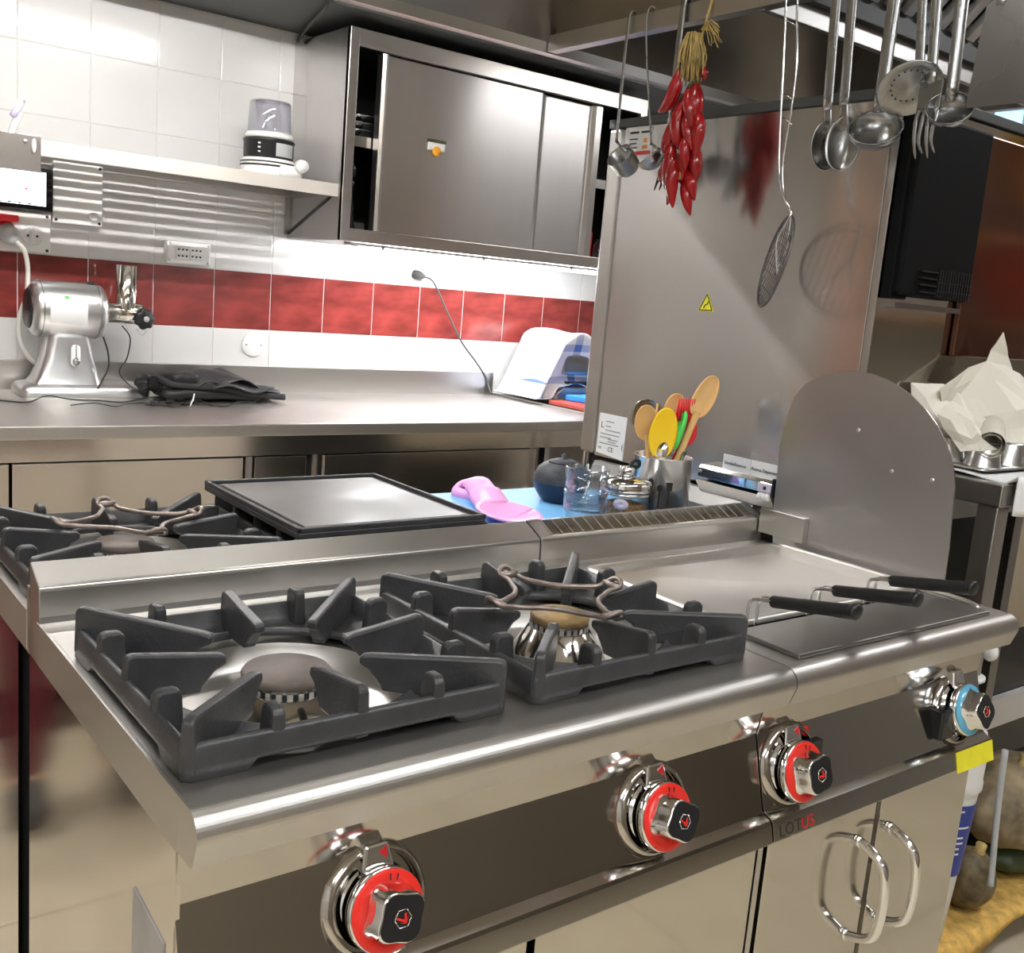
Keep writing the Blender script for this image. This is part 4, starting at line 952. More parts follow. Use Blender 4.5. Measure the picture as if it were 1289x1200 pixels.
for z in (1.366, 1.476): ob('plate_screw', G().cyl((.573, 2.946, z), (.573, 2.942, z), .005, n=10), 'ink', t)
t = thing('red_power_plug', 'red and grey power plug pushed in left of the round socket', 'plug', (.44, 2.9, 1.42))
ob('plug_shell', G().lathe([(.034, 0), (.036, .01), (.034, .03), (.028, .036)], frame((.430, 2.945, 1.425), (.25, -.9, -.15)), 24), 'red_silicone', t)
ob('plug_flap', G().box(.405, .475, 2.88, 2.94, 1.448, 1.470, .006), 'red_silicone', t)
ob('plug_body', G().lathe([(.030, 0), (.030, .03), (.02, .052), (.012, .06)], frame((.440, 2.912, 1.418), (.35, -.75, -.5)), 20), 'grey_plastic', t)
ob('plug_cable', G().tube(bez([(.465, 2.87, 1.385), (.485, 2.86, 1.36), (.50, 2.88, 1.30), (.500, 2.90, 1.22), (.488, 2.93, 1.15), (.487, 2.94, 1.08), (.51, 2.94, 1.02), (.545, 2.93, .985), (.57, 2.90, .97)], 6), .0075, 8), 'cable_white', t)
t = thing('tablet', 'black framed tablet with a bright screen on the wall', 'tablet', (.45, 2.94, 1.55))
ob('case', G().box(.30, .588, 2.928, 2.945, 1.49, 1.628, .005), 'black_gloss', t)
ob('screen', G().box(.315, .565, 2.9265, 2.929, 1.508, 1.615), 'screen', t)
ob('screen_icon', G().cyl((.505, 2.9266, 1.558), (.505, 2.9262, 1.558), .004, n=12), 'red_mark', t)
for i in range(4): ob('screen_icon', G().box(.42+.03*i, .43+.03*i, 2.926, 2.9268, 1.509, 1.514), 'blue_board_deep', t)
t = thing('shelf_hook_plate', 'grey steel plate hooked over the shelf front above the tablet', 'plate', (.42, 2.57, 1.64))
ob('plate', G().box(.33, .468, 2.571, 2.576, 1.588, 1.690, .001), 'steel_oven', t)
ob('hook', G().ell((.448, 2.566, 1.662), .006, .006, .020), 'white_plastic', t)
ob('plate_screw', G().ell((.425, 2.569, 1.672), .006, .003, .006), 'aluminium', t)
t = thing('marker_pen', 'white and violet marker pen standing on the shelf at the left edge', 'pen', (.43, 2.66, 1.682))
ob('barrel', G().cyl((.40, 2.66, 1.6815), (.428, 2.66, 1.76), .010, n=12), 'white_plastic', t)
ob('barrel', G().cyl((.41, 2.655, 1.745), (.432, 2.655, 1.79), .011, n=12), 'label_lilac', t)
ob('cap', G().cyl((.432, 2.655, 1.79), (.44, 2.655, 1.815), .010, .006, n=12), 'white_sticker', t)
# plug with cord running down the tiles
t = thing('wall_plug', 'dark plug in the tiles under the cabinet with cord hanging down', 'plug', (2.05, 2.96, 1.40))
ob('plug_body', G().lathe([(.018, 0), (.020, .02), (.016, .035), (.008, .05)], frame((2.025, 2.984, 1.402), (.55, -.8, -.12)), 16), 'cable_grey', t)
ob('plug_cord', G().tube(bez([(2.05, 2.945, 1.395), (2.085, 2.94, 1.385), (2.12, 2.945, 1.35), (2.20, 2.96, 1.24), (2.28, 2.965, 1.13), (2.36, 2.965, 1.05), (2.42, 2.965, .985), (2.437, 2.96, .95), (2.438, 2.93, .905)], 6), .0042, 8), 'cable_grey', t)
# small things on the soffit
for x in (2.06, 2.10): one('soffit_bolt', G().cyl((x, 2.47, 2.255), (x, 2.462, 2.255), .007, n=8), 'black_gloss', ('left' if x < 2.08 else 'right')+' one of two small black bolt heads on the dark soffit', 'bolt', (x, 2.466, 2.255), group='bolts on the soffit')
one('soffit_bracket', G().box(2.20, 2.29, 2.43, 2.47, 2.245, 2.275, .003), 'black_plastic', 'black bracket under the hood edge above the cabinet', 'bracket', (2.25, 2.45, 2.26))

# ================================================================== BACK COUNTER
CT = .90; FY = 2.145
BC = thing('back_counter', 'long stainless counter with drawers along the tiled wall', 'counter', (.9, 2.56, 0))
ob('worktop', G().box(-1.6, 2.47, FY, 2.972, .862, CT, .004), 'steel_top', BC)
ob('upstand', G().box(-1.6, 2.47, 2.968, 2.982, CT-.002, 1.000, .002), 'steel_brushed_x', BC)
ob('front_rail', G().box(-1.6, 2.46, FY+.012, FY+.03, .800, .861), 'steel_counter', BC)
xs = [(-1.58, -.40), (-.38, .30), (.30, .955), (.985, 1.165), (1.222, 2.10)]
for i, (a, b) in enumerate(xs):
    d = ob('door', G().box(a+.004, b-.004, FY+.012, FY+.03, .16, .795, .001), 'steel_counter', BC)
ob('door_post', G().box(.962, .984, FY+.020, FY+.05, .12, .797), 'steel_brushed_z', BC)
ob('door_post', G().box(2.14, 2.165, FY+.015, FY+.05, .0, .797), 'steel_brushed_z', BC)
ob('carcass', G().box(-1.58, 2.10, FY+.06, 2.95, .12, .80), 'black_matte', BC)
for x in (-1.5, .2, 1.2, 2.43): ob('leg', G().box(x, x+.035, FY+.05, FY+.085, 0, .80), 'steel_brushed_z', BC)
sc_ = thing('side_counter', 'second stainless counter at the right end of the back wall', 'counter', (2.9, 2.5, 0))
ob('worktop', G().box(2.475, 3.6, 2.05, 2.982, .862, CT, .004), 'steel_top', sc_)
ob('raised_rim', G().box(2.475, 2.482, 2.05, 2.982, CT, CT+.006), 'steel_top', sc_)
ob('front_rail', G().box(2.475, 3.6, 2.062, 2.08, .79, .861), 'steel_polished', sc_)
for x in (2.48, 3.5): ob('leg', G().box(x, x+.035, 2.08, 2.115, 0, .79), 'steel_brushed_z', sc_)
t = thing('gooseneck_tap', 'chrome gooseneck tap before the dark gap below the counter end', 'tap', (2.40, 2.0, .62))
S_ = .94
ob('spout', G().tube(bez([(2.20, 2.0, .60), (2.20, 2.0, .78), (2.205, 2.0, .835), (2.225, 2.0, .862), (2.25, 2.0, .858), (2.268, 2.0, .82), (2.275, 2.0, .76), (2.278, 2.0, .70)], 6), .010, 12), 'chrome', t)
ob('tap_knob', G().ell((2.245, 1.99, .745), .018, .018, .014), 'chrome', t)
ob('tap_base', G().cyl((2.20, 2.0, .585), (2.20, 2.0, .62), .02, n=16), 'chrome', t)
t = thing('sink_unit', 'low steel sink unit holding the gooseneck tap', 'sink', (2.3, 1.9, 0))
ob('basin_front', G().box(2.05, 2.60, 1.80, 2.02, .0, .584, .004), 'steel_dark', t)

# ---------------- mincer
mc = thing('meat_mincer', 'cast aluminium meat mincer with a barrel motor at the counter left end', 'mincer', (.62, 2.82, CT))
yc = 2.845
ob('foot', loft([[(x, y, z) for x, y in rrect(.455+d, .868-d, 2.755+d, 2.935-d, .03)] for d, z in ((0, CT+.001), (0, CT+.022), (.010, CT+.036), (.03, CT+.042))]), 'aluminium', mc)
ob('column', loft([[(x, y, z) for x, y in rrect(a, b, 2.845-c, 2.845+c, .03)] for a, b, c, z in ((.492, .712, .07, CT+.040), (.508, .706, .066, CT+.060), (.530, .690, .058, CT+.12), (.545, .678, .05, CT+.19), (.55, .67, .05, CT+.23))]), 'aluminium', mc)
Mx = frame((.495, yc, 1.180), (1, 0, 0), (0, 1, 0))
ob('motor_barrel', G().lathe([(.070, 0), (.085, .012), (.090, .022), (.091, .20), (.086, .222), (.06, .236), (.035, .240)], Mx, 40), 'aluminium', mc)
ob('rear_cover', G().lathe([(.062, -.006), (.066, .001)], Mx, 32), 'black_plastic', mc)
for z in (.026, .200): ob('barrel_seam', G().lathe([(.0915, z), (.0925, z+.002), (.0915, z+.004)], Mx, 40, cap=False), 'steel_dark', mc)
ob('badge_plate', G().lathe([(.0918, .045), (.0918, .16)], Mx @ Matrix.Rotation(2.6, 4, 'Z'), 12, cap=False, ang=1.0), 'white_sticker', mc)
ob('badge_mark', G().box(.585, .598, yc-.083, yc-.080, 1.218, 1.228) , 'green_silicone', mc)
ob('lid_knob', G().ell((.685, yc-.01, 1.272), .014, .014, .006), 'black_plastic', mc)
ob('throat', G().lathe([(.033, .236), (.033, .30), (.036, .302), (.036, .36), (.030, .366)], Mx, 32), 'steel_polished', mc)
ob('feed_tube', G().lathe([(.034, 1.185), (.033, 1.34), (.030, 1.341), (.030, 1.20)], Matrix.Translation((.803, yc, 0)), 32, cap=False), 'steel_polished', mc)
M = frame((.848, yc-.036, 1.166), (.25, -.95, 0))
ob('lock_knob', G().lathe([(.032, 0), (.034, .004), (.034, .018), (.028, .022), (1e-4, .023)], M, 32, rfun=lambda a, z: 1+.09*math.cos(7*a)), 'black_plastic', mc)
ob('lock_hub', G().lathe([(.010, .022), (.010, .026), (1e-4, .0265)], M, 16), 'grey_plastic', mc)
ob('switch_plate', loft([[(x, 2.774-d2, z) for x, z in rrect(.607+d, .638-d, 1.00+d, 1.072-d, .014)] for d, d2 in ((0, 0), (.001, .006), (.003, .008))]), 'white_plastic', mc)
ob('switch_button', G().cyl((.622, 2.767, 1.018), (.622, 2.758, 1.018), .011, n=20), 'steel_dark', mc)
ob('power_lead', G().tube(bez([(.715, yc-.05, 1.10), (.728, yc-.06, 1.05), (.730, yc-.06, 1.0), (.712, yc-.07, .965), (.690, 2.76, .93)], 5), .003, 6), 'cable_black', mc)
ob('thin_wire', G().tube(bez([(.775, yc-.05, 1.14), (.80, yc-.06, 1.10), (.79, yc-.06, 1.03), (.772, yc-.04, .98), (.80, yc-.10, .935), (.84, 2.70, .905)], 5), .0022, 6), 'cable_black', mc)
ob('thin_wire', G().tube(bez([(.83, yc-.03, 1.13), (.845, yc-.04, 1.11), (.865, yc-.03, 1.125)], 5), .0018, 6), 'grey_plastic', mc)
random.seed(11)
# loose cables on the counter
def squiggle(x0, x1, y, amp, n, seed):
    random.seed(seed); return bez([(x0+(x1-x0)*i/n, y+random.uniform(-amp, amp), CT+.003+max(0, random.uniform(-.01, .014))) for i in range(n+1)], 5)
one('thin_cable', G().tube(squiggle(.30, .95, 2.66, .05, 9, 4), .0022, 6), 'cable_black', 'thin black cable lying wavy in front of the mincer foot', 'cable', (.6, 2.66, CT))
one('thin_cable', G().tube(squiggle(.55, 1.16, 2.55, .045, 10, 9), .0018, 6), 'cable_black', 'second thin black cable lying nearest the counter front edge', 'cable', (.85, 2.55, CT))
t = thing('earphones', 'tangle of thin black wires with small plug ends before the bag', 'earphones', (.85, 2.56, CT))
g = G()
for k in range(6):
    g.tube(squiggle(.78+.02*k, 1.0-.01*k, 2.55+.012*k, .03, 6, 30+k), .0016, 5)
ob('wire_tangle', g, 'cable_black', t, kind='stuff')
for x, y in ((.80, 2.56), (.86, 2.585), (.905, 2.55)): ob('plug_end', G().cyl((x, y, CT+.008), (x+.03, y+.008, CT+.008), .007, .005, 12), 'black_gloss', t)
one('wire_end', G().tube(bez([(.915, 2.52, CT+.002), (.925, 2.52, CT+.03), (.93, 2.525, CT+.045), (.925, 2.52, CT+.02)], 5), .002, 6), 'white_plastic', 'short pale wire end sticking up before the black bag', 'wire', (.92, 2.52, CT))
# black folded bag
bg = thing('folded_bag', 'folded black fabric bag with straps lying on the counter', 'bag', (1.06, 2.70, CT))
def blob(x0, x1, y0, y1, z0, z1, seed, p=3.2, amp=.006):
    random.seed(seed); ph = [random.uniform(0, 6) for _ in range(6)]
    def f(u, v):
        a = 2*PI*u; b = PI*(v-.5)
        sx = lambda c, q: math.copysign(abs(c)**(2/q), c)
        x = sx(math.cos(b), p)*sx(math.cos(a), p); y = sx(math.cos(b), p)*sx(math.sin(a), p); z = sx(math.sin(b), p)
        n = amp*(math.sin(5*x+ph[0])*math.cos(4*y+ph[1])+.6*math.sin(9*x+7*y+ph[2]))
        return ((x0+x1)/2+x*(x1-x0)/2+n, (y0+y1)/2+y*(y1-y0)/2+n*.7, (z0+z1)/2+z*(z1-z0)/2+n)
    return G().grid(f, 40, 20)
ob('body', blob(.86, 1.31, 2.63, 2.82, CT+.004, CT+.05, 2), 'bag_black', bg)
ob('flap', G().grid(lambda u, v: (.98+.29*u-.05*v*u, 2.63+.17*v+.01*math.sin(9*u), CT+.052+.055*math.sin(PI*min(1, u*1.1))*(.45+.55*v)+.008*math.sin(14*u+5*v)-.045*max(0, u-.75)*2), 20, 10), 'bag_grey', bg, solid=.004)
ob('flap_edge', G().grid(lambda u, v: (1.03+.22*u, 2.61+.05*v, CT+.05+.03*v*math.sin(PI*u)+.012*math.sin(7*u)), 14, 5), 'bag_grey', bg, solid=.004)
ob('pouch', blob(.905, 1.005, 2.66, 2.79, CT+.045, CT+.098, 5, 4, .003), 'bag_black', bg)
ob('strap_roll', blob(.800, .885, 2.66, 2.76, CT+.035, CT+.082, 6, 2.6, .008), 'bag_black', bg)
ob('strap', G().tube(bez([(.80, 2.70, CT+.06), (.84, 2.66, CT+.085), (.90, 2.66, CT+.06), (.97, 2.64, CT+.055), (1.08, 2.63, CT+.05), (1.2, 2.62, CT+.03), (1.31, 2.65, CT+.02)], 5), .011, 8, flat=.35), 'black_matte', bg)
ob('buckle', G().box(.82, .85, 2.64, 2.67, CT+.05, CT+.09, .006), 'black_gloss', bg)

# ---------------- contact grill with towel, boards
gr = thing('contact_grill', 'steel contact grill on the side counter, half under a checked towel', 'grill', (2.72, 2.72, CT))
ob('base', G().prism([(2.56, .918), (2.90, .918), (2.90, .95), (2.86, .975), (2.60, .975), (2.56, .95)], 'y', 2.62, 2.90), 'steel_worn', gr, bevel=.004)
ob('drip_tray', G().box(2.57, 2.89, 2.585, 2.63, .915, .928, .004), 'steel_polished', gr)
ob('lower_plate', G().box(2.62, 2.86, 2.625, 2.88, .976, 1.0), 'enamel_black', gr)
ob('upper_press', G().box(2.60, 2.88, 2.63, 2.89, 1.03, 1.12, .012), 'steel_dark', gr)
ob('hinge_post', G().box(2.62, 2.86, 2.86, 2.92, .95, 1.10), 'enamel_black', gr)
ob('hinge_post', G().box(2.80, 2.90, 2.60, 2.64, .95, 1.10, .004), 'enamel_black', gr)
for x, y in ((2.58, 2.64), (2.88, 2.64), (2.58, 2.88), (2.88, 2.88)): ob('rubber_foot', G().cyl((x, y, CT+.001), (x, y, .92), .014, n=12), 'black_matte', gr)
def towel():
    random.seed(21)
    def f(u, v):
        x = 2.44+.50*u; y = 2.93-.40*v
        # height over the press: plateau with falling sides
        dx = max(0, (2.585-x))/.11; fy = max(0, (2.62-y))/.05
        bump = .06*math.exp(-((x-2.67)/.10)**2)
        z = 1.145+bump-.19*min(1.2, dx)**1.1-.16*min(1.15, fy)+.007*math.sin(30*x+8*y)+.006*math.sin(22*y+17*x)
        if x > 2.84: z -= (x-2.84)*.6
        z += .035*math.sin(11*x)*min(1, fy)
        return (x+.02*min(1, fy)*math.sin(9*x), y+.10*min(1, fy)-.01, max(z, .925))
    return G().grid(f, 44, 30)
tw = one('kitchen_towel', towel(), 'towel' if 'towel' in MATS else 'cloth_white', 'white kitchen towel with blue checks draped over the contact grill', 'towel', (2.7, 2.75, 1.15), solid=.004)
one('chopping_board', G().box(2.50, 2.95, 2.15, 2.60, CT+.0065, CT+.024, .004), 'red_board', 'brick red plastic chopping board lying under the blue one', 'board', (2.7, 2.4, CT))
bb = one('chopping_board', G().box(-.20, .20, -.19, .19, 0, .024, .005), 'blue_board_deep', 'bright blue chopping board stacked on the red one', 'board', (0, 0, 0))
bb.location = (2.80, 2.42, CT+.025); bb.rotation_euler = (0, 0, .12)

# ================================================================== THINGS ON THE REAR WORKTOP
BZ = ZT+.001
one('cutting_board', G().box(.835, 1.34, .612, 1.062, BZ, BZ+.012, .003), 'blue_board', 'large pale blue cutting board lying flat behind the fryer flue', 'board', (1.09, .84, ZT), bevel=0)
BT = BZ+.0125
# teapot
tp = thing('teapot', 'small round cast iron teapot, black above and navy below', 'teapot', (1.165, .915, BT))
T = Matrix.Translation((1.165, .915, 0)); zz = BT
ob('upper_body', G().lathe([(.0655, zz+.044), (.063, zz+.058), (.055, zz+.074), (.042, zz+.084), (.030, zz+.087)], T, 40, cap=False), 'teapot_iron', tp)
ob('lower_body', G().lathe([(1e-4, zz), (.040, zz), (.045, zz+.003), (.058, zz+.022), (.0655, zz+.044)], T, 40, cap=False), 'teapot_navy', tp)
ob('lid', G().lathe([(.034, zz+.086), (.034, zz+.089), (.020, zz+.094), (.006, zz+.096), (.007, zz+.104), (1e-4, zz+.107)], T, 32), 'teapot_iron', tp)
ob('spout', G().tube([(1.215, .955, zz+.045), (1.232, .968, zz+.062), (1.242, .976, zz+.076)], [.014, .010, .008], 12), 'teapot_iron', tp)
# two nested tumblers
GX, GY = 1.000, .652
def tumbler(label, z, h):
    t = thing('tumbler', label, 'glass', (GX, GY, z)); T = Matrix.Translation((GX, GY, 0))
    fac = lambda a, zz: 1-.035*(abs(math.sin(4.5*a)) if zz < z+h*.52 else 0)
    out = [(.0325, z), (.0340, z+.004), (.0372, z+h*.50), (.0405, z+h*.56), (.0425, z+h-.001)]
    inn = [(.0408, z+h), (.0388, z+h*.58), (.0350, z+h*.50), (.0315, z+.016), (1e-4, z+.014)]
    ob('glass_body', G().lathe([(1e-4, z)]+out+inn, T, 54, cap=False, rfun=fac), 'glass', t)
    return t
tumbler('lower clear tumbler of two nested on the blue board, just behind the flue', BT, .086)
tumbler('upper clear tumbler, stacked inside another beside the spice jar', BT+.046, .084)
# spice jar
JX, JY = 1.112, .662
sj = thing('spice_jar', 'glass jar of dried herbs with a shiny steel lid, beside the utensil pot', 'jar', (JX, JY, BT)); T = Matrix.Translation((JX, JY, 0))
ob('glass_body', G().lathe([(1e-4, BT), (.047, BT), (.050, BT+.003), (.050, BT+.076), (.0485, BT+.078), (.0470, BT+.076), (.0470, BT+.005), (1e-4, BT+.004)], T, 48, cap=False), 'glass', sj)
ob('herb_fill', G().lathe([(1e-4, BT+.0055), (.0462, BT+.0055), (.0462, BT+.050), (.03, BT+.055), (1e-4, BT+.053)], T, 40, cap=False), 'herbs', sj, kind='stuff')
ob('lid', G().lathe([(.0515, BT+.0785), (.052, BT+.082), (.052, BT+.095), (.049, BT+.100), (.018, BT+.108), (1e-4, BT+.109)], T, 40), 'chrome', sj, label='shiny steel lid')
ob('lid_band', G().lathe([(.0508, BT+.072), (.0525, BT+.074), (.0508, BT+.077)], T, 40, cap=False), 'wire_chrome', sj)
ob('lid_knob', G().lathe([(.013, BT+.108), (.015, BT+.111), (.015, BT+.124), (.012, BT+.126), (1e-4, BT+.1265)], T, 24), 'chrome', sj)
ob('lid_clip', G().tube(bez([(JX+.006, JY, BT+.127), (JX+.016, JY-.004, BT+.138), (JX+.028, JY-.004, BT+.135), (JX+.026, JY-.004, BT+.125), (JX+.012, JY-.002, BT+.127)], 5), .004, 8), 'black_plastic', sj)
ob('oval_label', G().lathe([(1e-4, .0), (1e-4, .0002), (.015, .0002), (.015, 0)], frame((JX-.0390, JY-.0325, BT+.058), (-.77, -.64, 0)) @ Matrix.Scale(.72, 4, (0, 1, 0)), 24), 'label_lilac', sj)
# steel utensil pot with cut outs
PX, PY = 1.222, .672; PH = .144
up = thing('utensil_pot', 'round steel utensil pot with three cut out kitchen tool shapes', 'pot', (PX, PY, BT)); T = Matrix.Translation((PX, PY, 0))
ob('pot_body', G().lathe([(1e-4, BT), (.0570, BT), (.0595, BT+.003), (.0595, BT+PH-.003), (.0610, BT+PH-.001), (.0598, BT+PH), (.0580, BT+PH-.002), (.0580, BT+.004), (1e-4, BT+.003)], T, 56, cap=False), 'steel_pot', up)
def wrap(poly, ang):
    """tool shaped opening laid on the curved wall"""
    vs = []
    for r in (.0590, .0604):
        for u, v in poly: a = ang+u/.0597; vs.append((PX+r*math.cos(a), PY+r*math.sin(a), BT+v))
    n = len(poly); return G().add(vs, [(i, (i+1) % n, n+(i+1) % n, n+i) for i in range(n)]+[tuple(range(n))[::-1], tuple(n+i for i in range(n))])
va = math.atan2(-.785-PY, -.30-PX)
for k, (da, zc) in enumerate(((-.34, .092), (-.02, .084), (.30, .089))):
    hd = [(.0065*math.cos(t), .009*math.sin(t)) for t in [PI*1.5+.35+(2*PI-.7)*i/14 for i in range(15)]] if k < 2 else [(-.006, -.008), (-.0065, .008), (.0065, .008), (.006, -.008)][::-1]
    if k == 1: hd = [(a*.85, b*.75) for a, b in hd]
    if k == 2: hd = [(.0014, -.009), (.006, -.008), (.0065, .008), (-.0065, .008), (-.006, -.008), (-.0014, -.009)]
    poly = [(u, zc+v) for u, v in hd]
    if k < 2: poly = [(.0012, zc-.040)]+[(u, zc+v) for u, v in hd]+[(-.0012, zc-.040)]
    else: poly = [(.0012, zc-.040)]+poly+[(-.0012, zc-.040)]
    ob('cut_out', wrap(poly, va+da), 'black_matte', up)
ZP = BT+PH
def stick(name, label, base, tip, r, m, cat='spoon'):
    u = thing(name, label, cat, base); return u
def inpot(dx, dy): return Vector((PX+dx, PY+dy, BT+.006))
def shaft(u, a, b, r0, r1, m, name='handle'): ob(name, G().tube([a, a+(b-a)*.5, b], [r0, (r0+r1)/2, r1], 12), m, u)
def spoonhead(u, c, axis, facing, L, W, D, m, name='spoon_bowl', th=.003):
    A = Vector(axis).normalized(); F = Vector(facing); F = (F-A*F.dot(A)).normalized(); S = A.cross(F); c = Vector(c)
    def f(p, q):
        t = PI*q; l = -L*math.cos(t); wd = W*math.sin(t)**.8*(1.0+.08*math.cos(t)); s = 2*p-1
        return c+A*l+S*(wd*s)-F*(D*math.sin(t)*(1-s*s))
    ob(name, G().grid(lambda p, q: tuple(f(p, q)), 12, 22), m, u, solid=th)
CAMV = Vector((-.72, -.69, .1))
u = stick('wooden_spoon', 'tallest wooden spoon leaning right in the utensil pot', inpot(0, 0), 0, 0, 0)
a = inpot(-.036, -.02); b = Vector((PX+.062, PY-.02, 1.145)); shaft(u, a, b, .0062, .0075, 'wood')
ax = Vector((.50, 0, .86)); spoonhead(u, b+ax.normalized()*.038, ax, CAMV, .048, .022, .010, 'wood')
u = stick('wooden_spoon', 'round headed wooden spoon standing between the green and red tools', inpot(0, 0), 0, 0, 0)
a = inpot(-.01, .02); b = Vector((PX+.062, PY+.045, 1.125)); shaft(u, a, b, .005, .006, 'wood')
spoonhead(u, b+Vector((.003, 0, .018)), (.15, 0, 1), CAMV, .032, .022, .006, 'wood')
u = stick('wooden_spoon', 'leftmost wooden spoon behind the yellow spatula', inpot(0, 0), 0, 0, 0)
a = inpot(.02, .03); b = Vector((PX-.018, PY+.035, 1.09)); shaft(u, a, b, .005, .006, 'wood')
spoonhead(u, b+Vector((-.006, 0, .026)), (-.12, 0, 1), CAMV, .036, .024, .006, 'wood')
u = stick('steel_ladle', 'shallow steel ladle head behind the leftmost wooden spoon', inpot(0, 0), 0, 0, 0, 'ladle')
a = inpot(.03, .035); b = Vector((PX+.004, PY+.042, 1.10)); shaft(u, a, b, .003, .003, 'steel_utensil')
spoonhead(u, b+Vector((-.010, .012, .028)), (-.15, 0, 1), CAMV, .034, .034, .010, 'steel_utensil', th=.0015)
u = stick('skewer', 'thin wooden skewer leaning in the utensil pot', inpot(0, 0), 0, 0, 0, 'skewer')
shaft(u, inpot(-.02, .03), Vector((PX+.002, PY+.035, 1.156)), .0022, .0022, 'wood', 'rod')
u = stick('silicone_spatula', 'yellow silicone spatula in the steel pot', inpot(0, 0), 0, 0, 0, 'spatula')
a = inpot(.015, -.01); b = Vector((PX-.024, PY-.012, 1.070)); shaft(u, a, b, .005, .005, 'yellow_silicone')
spoonhead(u, b+Vector((.003, 0, .032)), (.12, 0, 1), CAMV, .050, .027, .004, 'yellow_silicone', 'blade', .005)
u = stick('silicone_spoon', 'green silicone spoon seen edge on in the steel pot', inpot(0, 0), 0, 0, 0)
a = inpot(-.02, -.02); b = Vector((PX+.002, PY-.015, 1.068)); shaft(u, a, b, .005, .006, 'green_silicone')
spoonhead(u, b+Vector((.014, 0, .036)), (.36, 0, 1), (-.9, .35, .2), .044, .016, .010, 'green_silicone', 'blade', .006)
u = stick('pastry_brush', 'red silicone brush leaning right in the steel pot', inpot(0, 0), 0, 0, 0, 'brush')
a = inpot(-.03, .01); b = Vector((PX+.040, PY-.005, 1.085)); shaft(u, a, b, .006, .008, 'red_silicone')
spoonhead(u, b+Vector((.006, 0, .022)), (.12, 0, 1), CAMV, .034, .026, .004, 'red_silicone', 'brush_head', .008)
g = G(); ax = Vector((.10, 0, 1)).normalized()
for i in range(7):
    for j in range(2):
        p = b+Vector((-.018+.0065*i, .004-.006*j+.004*i*0, .040)); g.tube([p, p+ax*.022, p+ax*.046], [.0026, .0024, .0018], 6)
ob('bristles', g, 'red_silicone', u, kind='stuff')
u = stick('steel_ladle', 'steel ladle head at the right, behind the tallest wooden spoon', inpot(0, 0), 0, 0, 0, 'ladle')
a = inpot(-.02, .03); b = Vector((PX+.072, PY+.03, 1.090)); shaft(u, a, b, .003, .003, 'steel_utensil')
spoonhead(u, b+Vector((.026, .005, .036)), (.5, 0, .9), (-.9, .3, .4), .042, .034, .020, 'steel_utensil', th=.0015)
u = stick('steel_spoon', 'shiny steel spoon head peeping over the rim of the pot', inpot(0, 0), 0, 0, 0)
a = inpot(.01, .01); b = Vector((PX-.018, PY-.008, 1.056)); shaft(u, a, b, .003, .003, 'steel_utensil')
spoonhead(u, b+Vector((.004, -.004, .012)), (.35, 0, 1), CAMV, .030, .022, -.010, 'chrome', th=.0015)
u = stick('table_knife', 'short steel knife handle showing just above the pot rim', inpot(0, 0), 0, 0, 0, 'knife')
shaft(u, inpot(-.03, -.02), Vector((PX+.022, PY-.036, 1.066)), .0035, .004, 'steel_utensil')
# pink tool lying on the blue board
pk = thing('pink_ladle', 'bright pink plastic serving tool lying on the blue board', 'utensil', (.93, .86, BT))
ob('handle', G().tube(bez([(.990, 1.02, BT+.012), (.985, 1.0, BT+.030), (.965, .96, BT+.040), (.945, .90, BT+.030), (.93, .84, BT+.012)], 6), [.006]*6+[.012]*6+[.015]*6+[.018]*7, 12, flat=2.0, up=(0, 0, 1)), 'pink_plastic', pk)
ob('hook_end', G().tube(bez([(.990, 1.02, BT+.030), (.978, 1.035, BT+.022), (.962, 1.03, BT+.009), (.968, .995, BT+.006), (.985, .97, BT+.007)], 5), .008, 10, flat=1.6), 'pink_plastic', pk)
ob('scoop', G().grid(lambda p, q: (.915+.062*math.cos(2*PI*p)*q, .775+.075*math.sin(2*PI*p)*q, BT+.022-.014*(1-q*q)*1.0+.006*math.sin(2*PI*p)*q), 28, 8), 'pink_plastic', pk, solid=.004)

# ================================================================== OVEN STAND TABLE ON THE RIGHT
TZ = 1.08
tb = thing('steel_table', 'steel table before the oven, covered with white paper and cloth', 'table', (2.0, .26, 0))
ob('tabletop', G().box(1.571, 2.75, .143, .384, TZ-.044, TZ, .003), 'steel_brushed_x', tb)
for x, y in ((1.580, .150), (1.580, .335), (2.70, .150), (2.70, .335)): ob('leg', G().box(x, x+.042, y, y+.042, .0, TZ-.045, .003), 'steel_brushed_z', tb)
ob('apron', G().box(1.60, 2.72, .335, .350, .96, TZ-.045), 'steel_dark', tb)
ob('lower_shelf', G().box(1.545, 2.75, .125, .375, .095, .118, .002), 'steel_worn', tb)
ob('added_dark_sheet', G().box(1.46, 2.40, .605, .62, .0, .93), 'black_matte', OV)  # black sheet added to keep the space under the oven dark
for x in (1.50, 2.30): ob('stand_leg', G().box(x, x+.04, .46, .50, 0, .935), 'steel_dark', OV)
# cloth covering
def tcloth(u, v):
    x = 1.60+1.1*u; y = .375-.30*v
    fall = max(0, .150-y); z = TZ+.004+.004*math.sin(17*x)*math.sin(30*y)
    if y < .150: z = TZ+.004-fall*(1.05+.35*math.sin(9*x+1.2)); y = .142-.012*math.sin(16*x)-.004
    if x < 1.66: z = min(z+.001, z) if y > .15 else z+.02*(1-(x-1.6)/.06)
    return (x, y, z)
one('table_cloth', G().grid(tcloth, 60, 26), 'cloth_white', 'white cloth over the steel table, its hem hanging down in front', 'cloth', (2.0, .26, TZ), solid=.003)
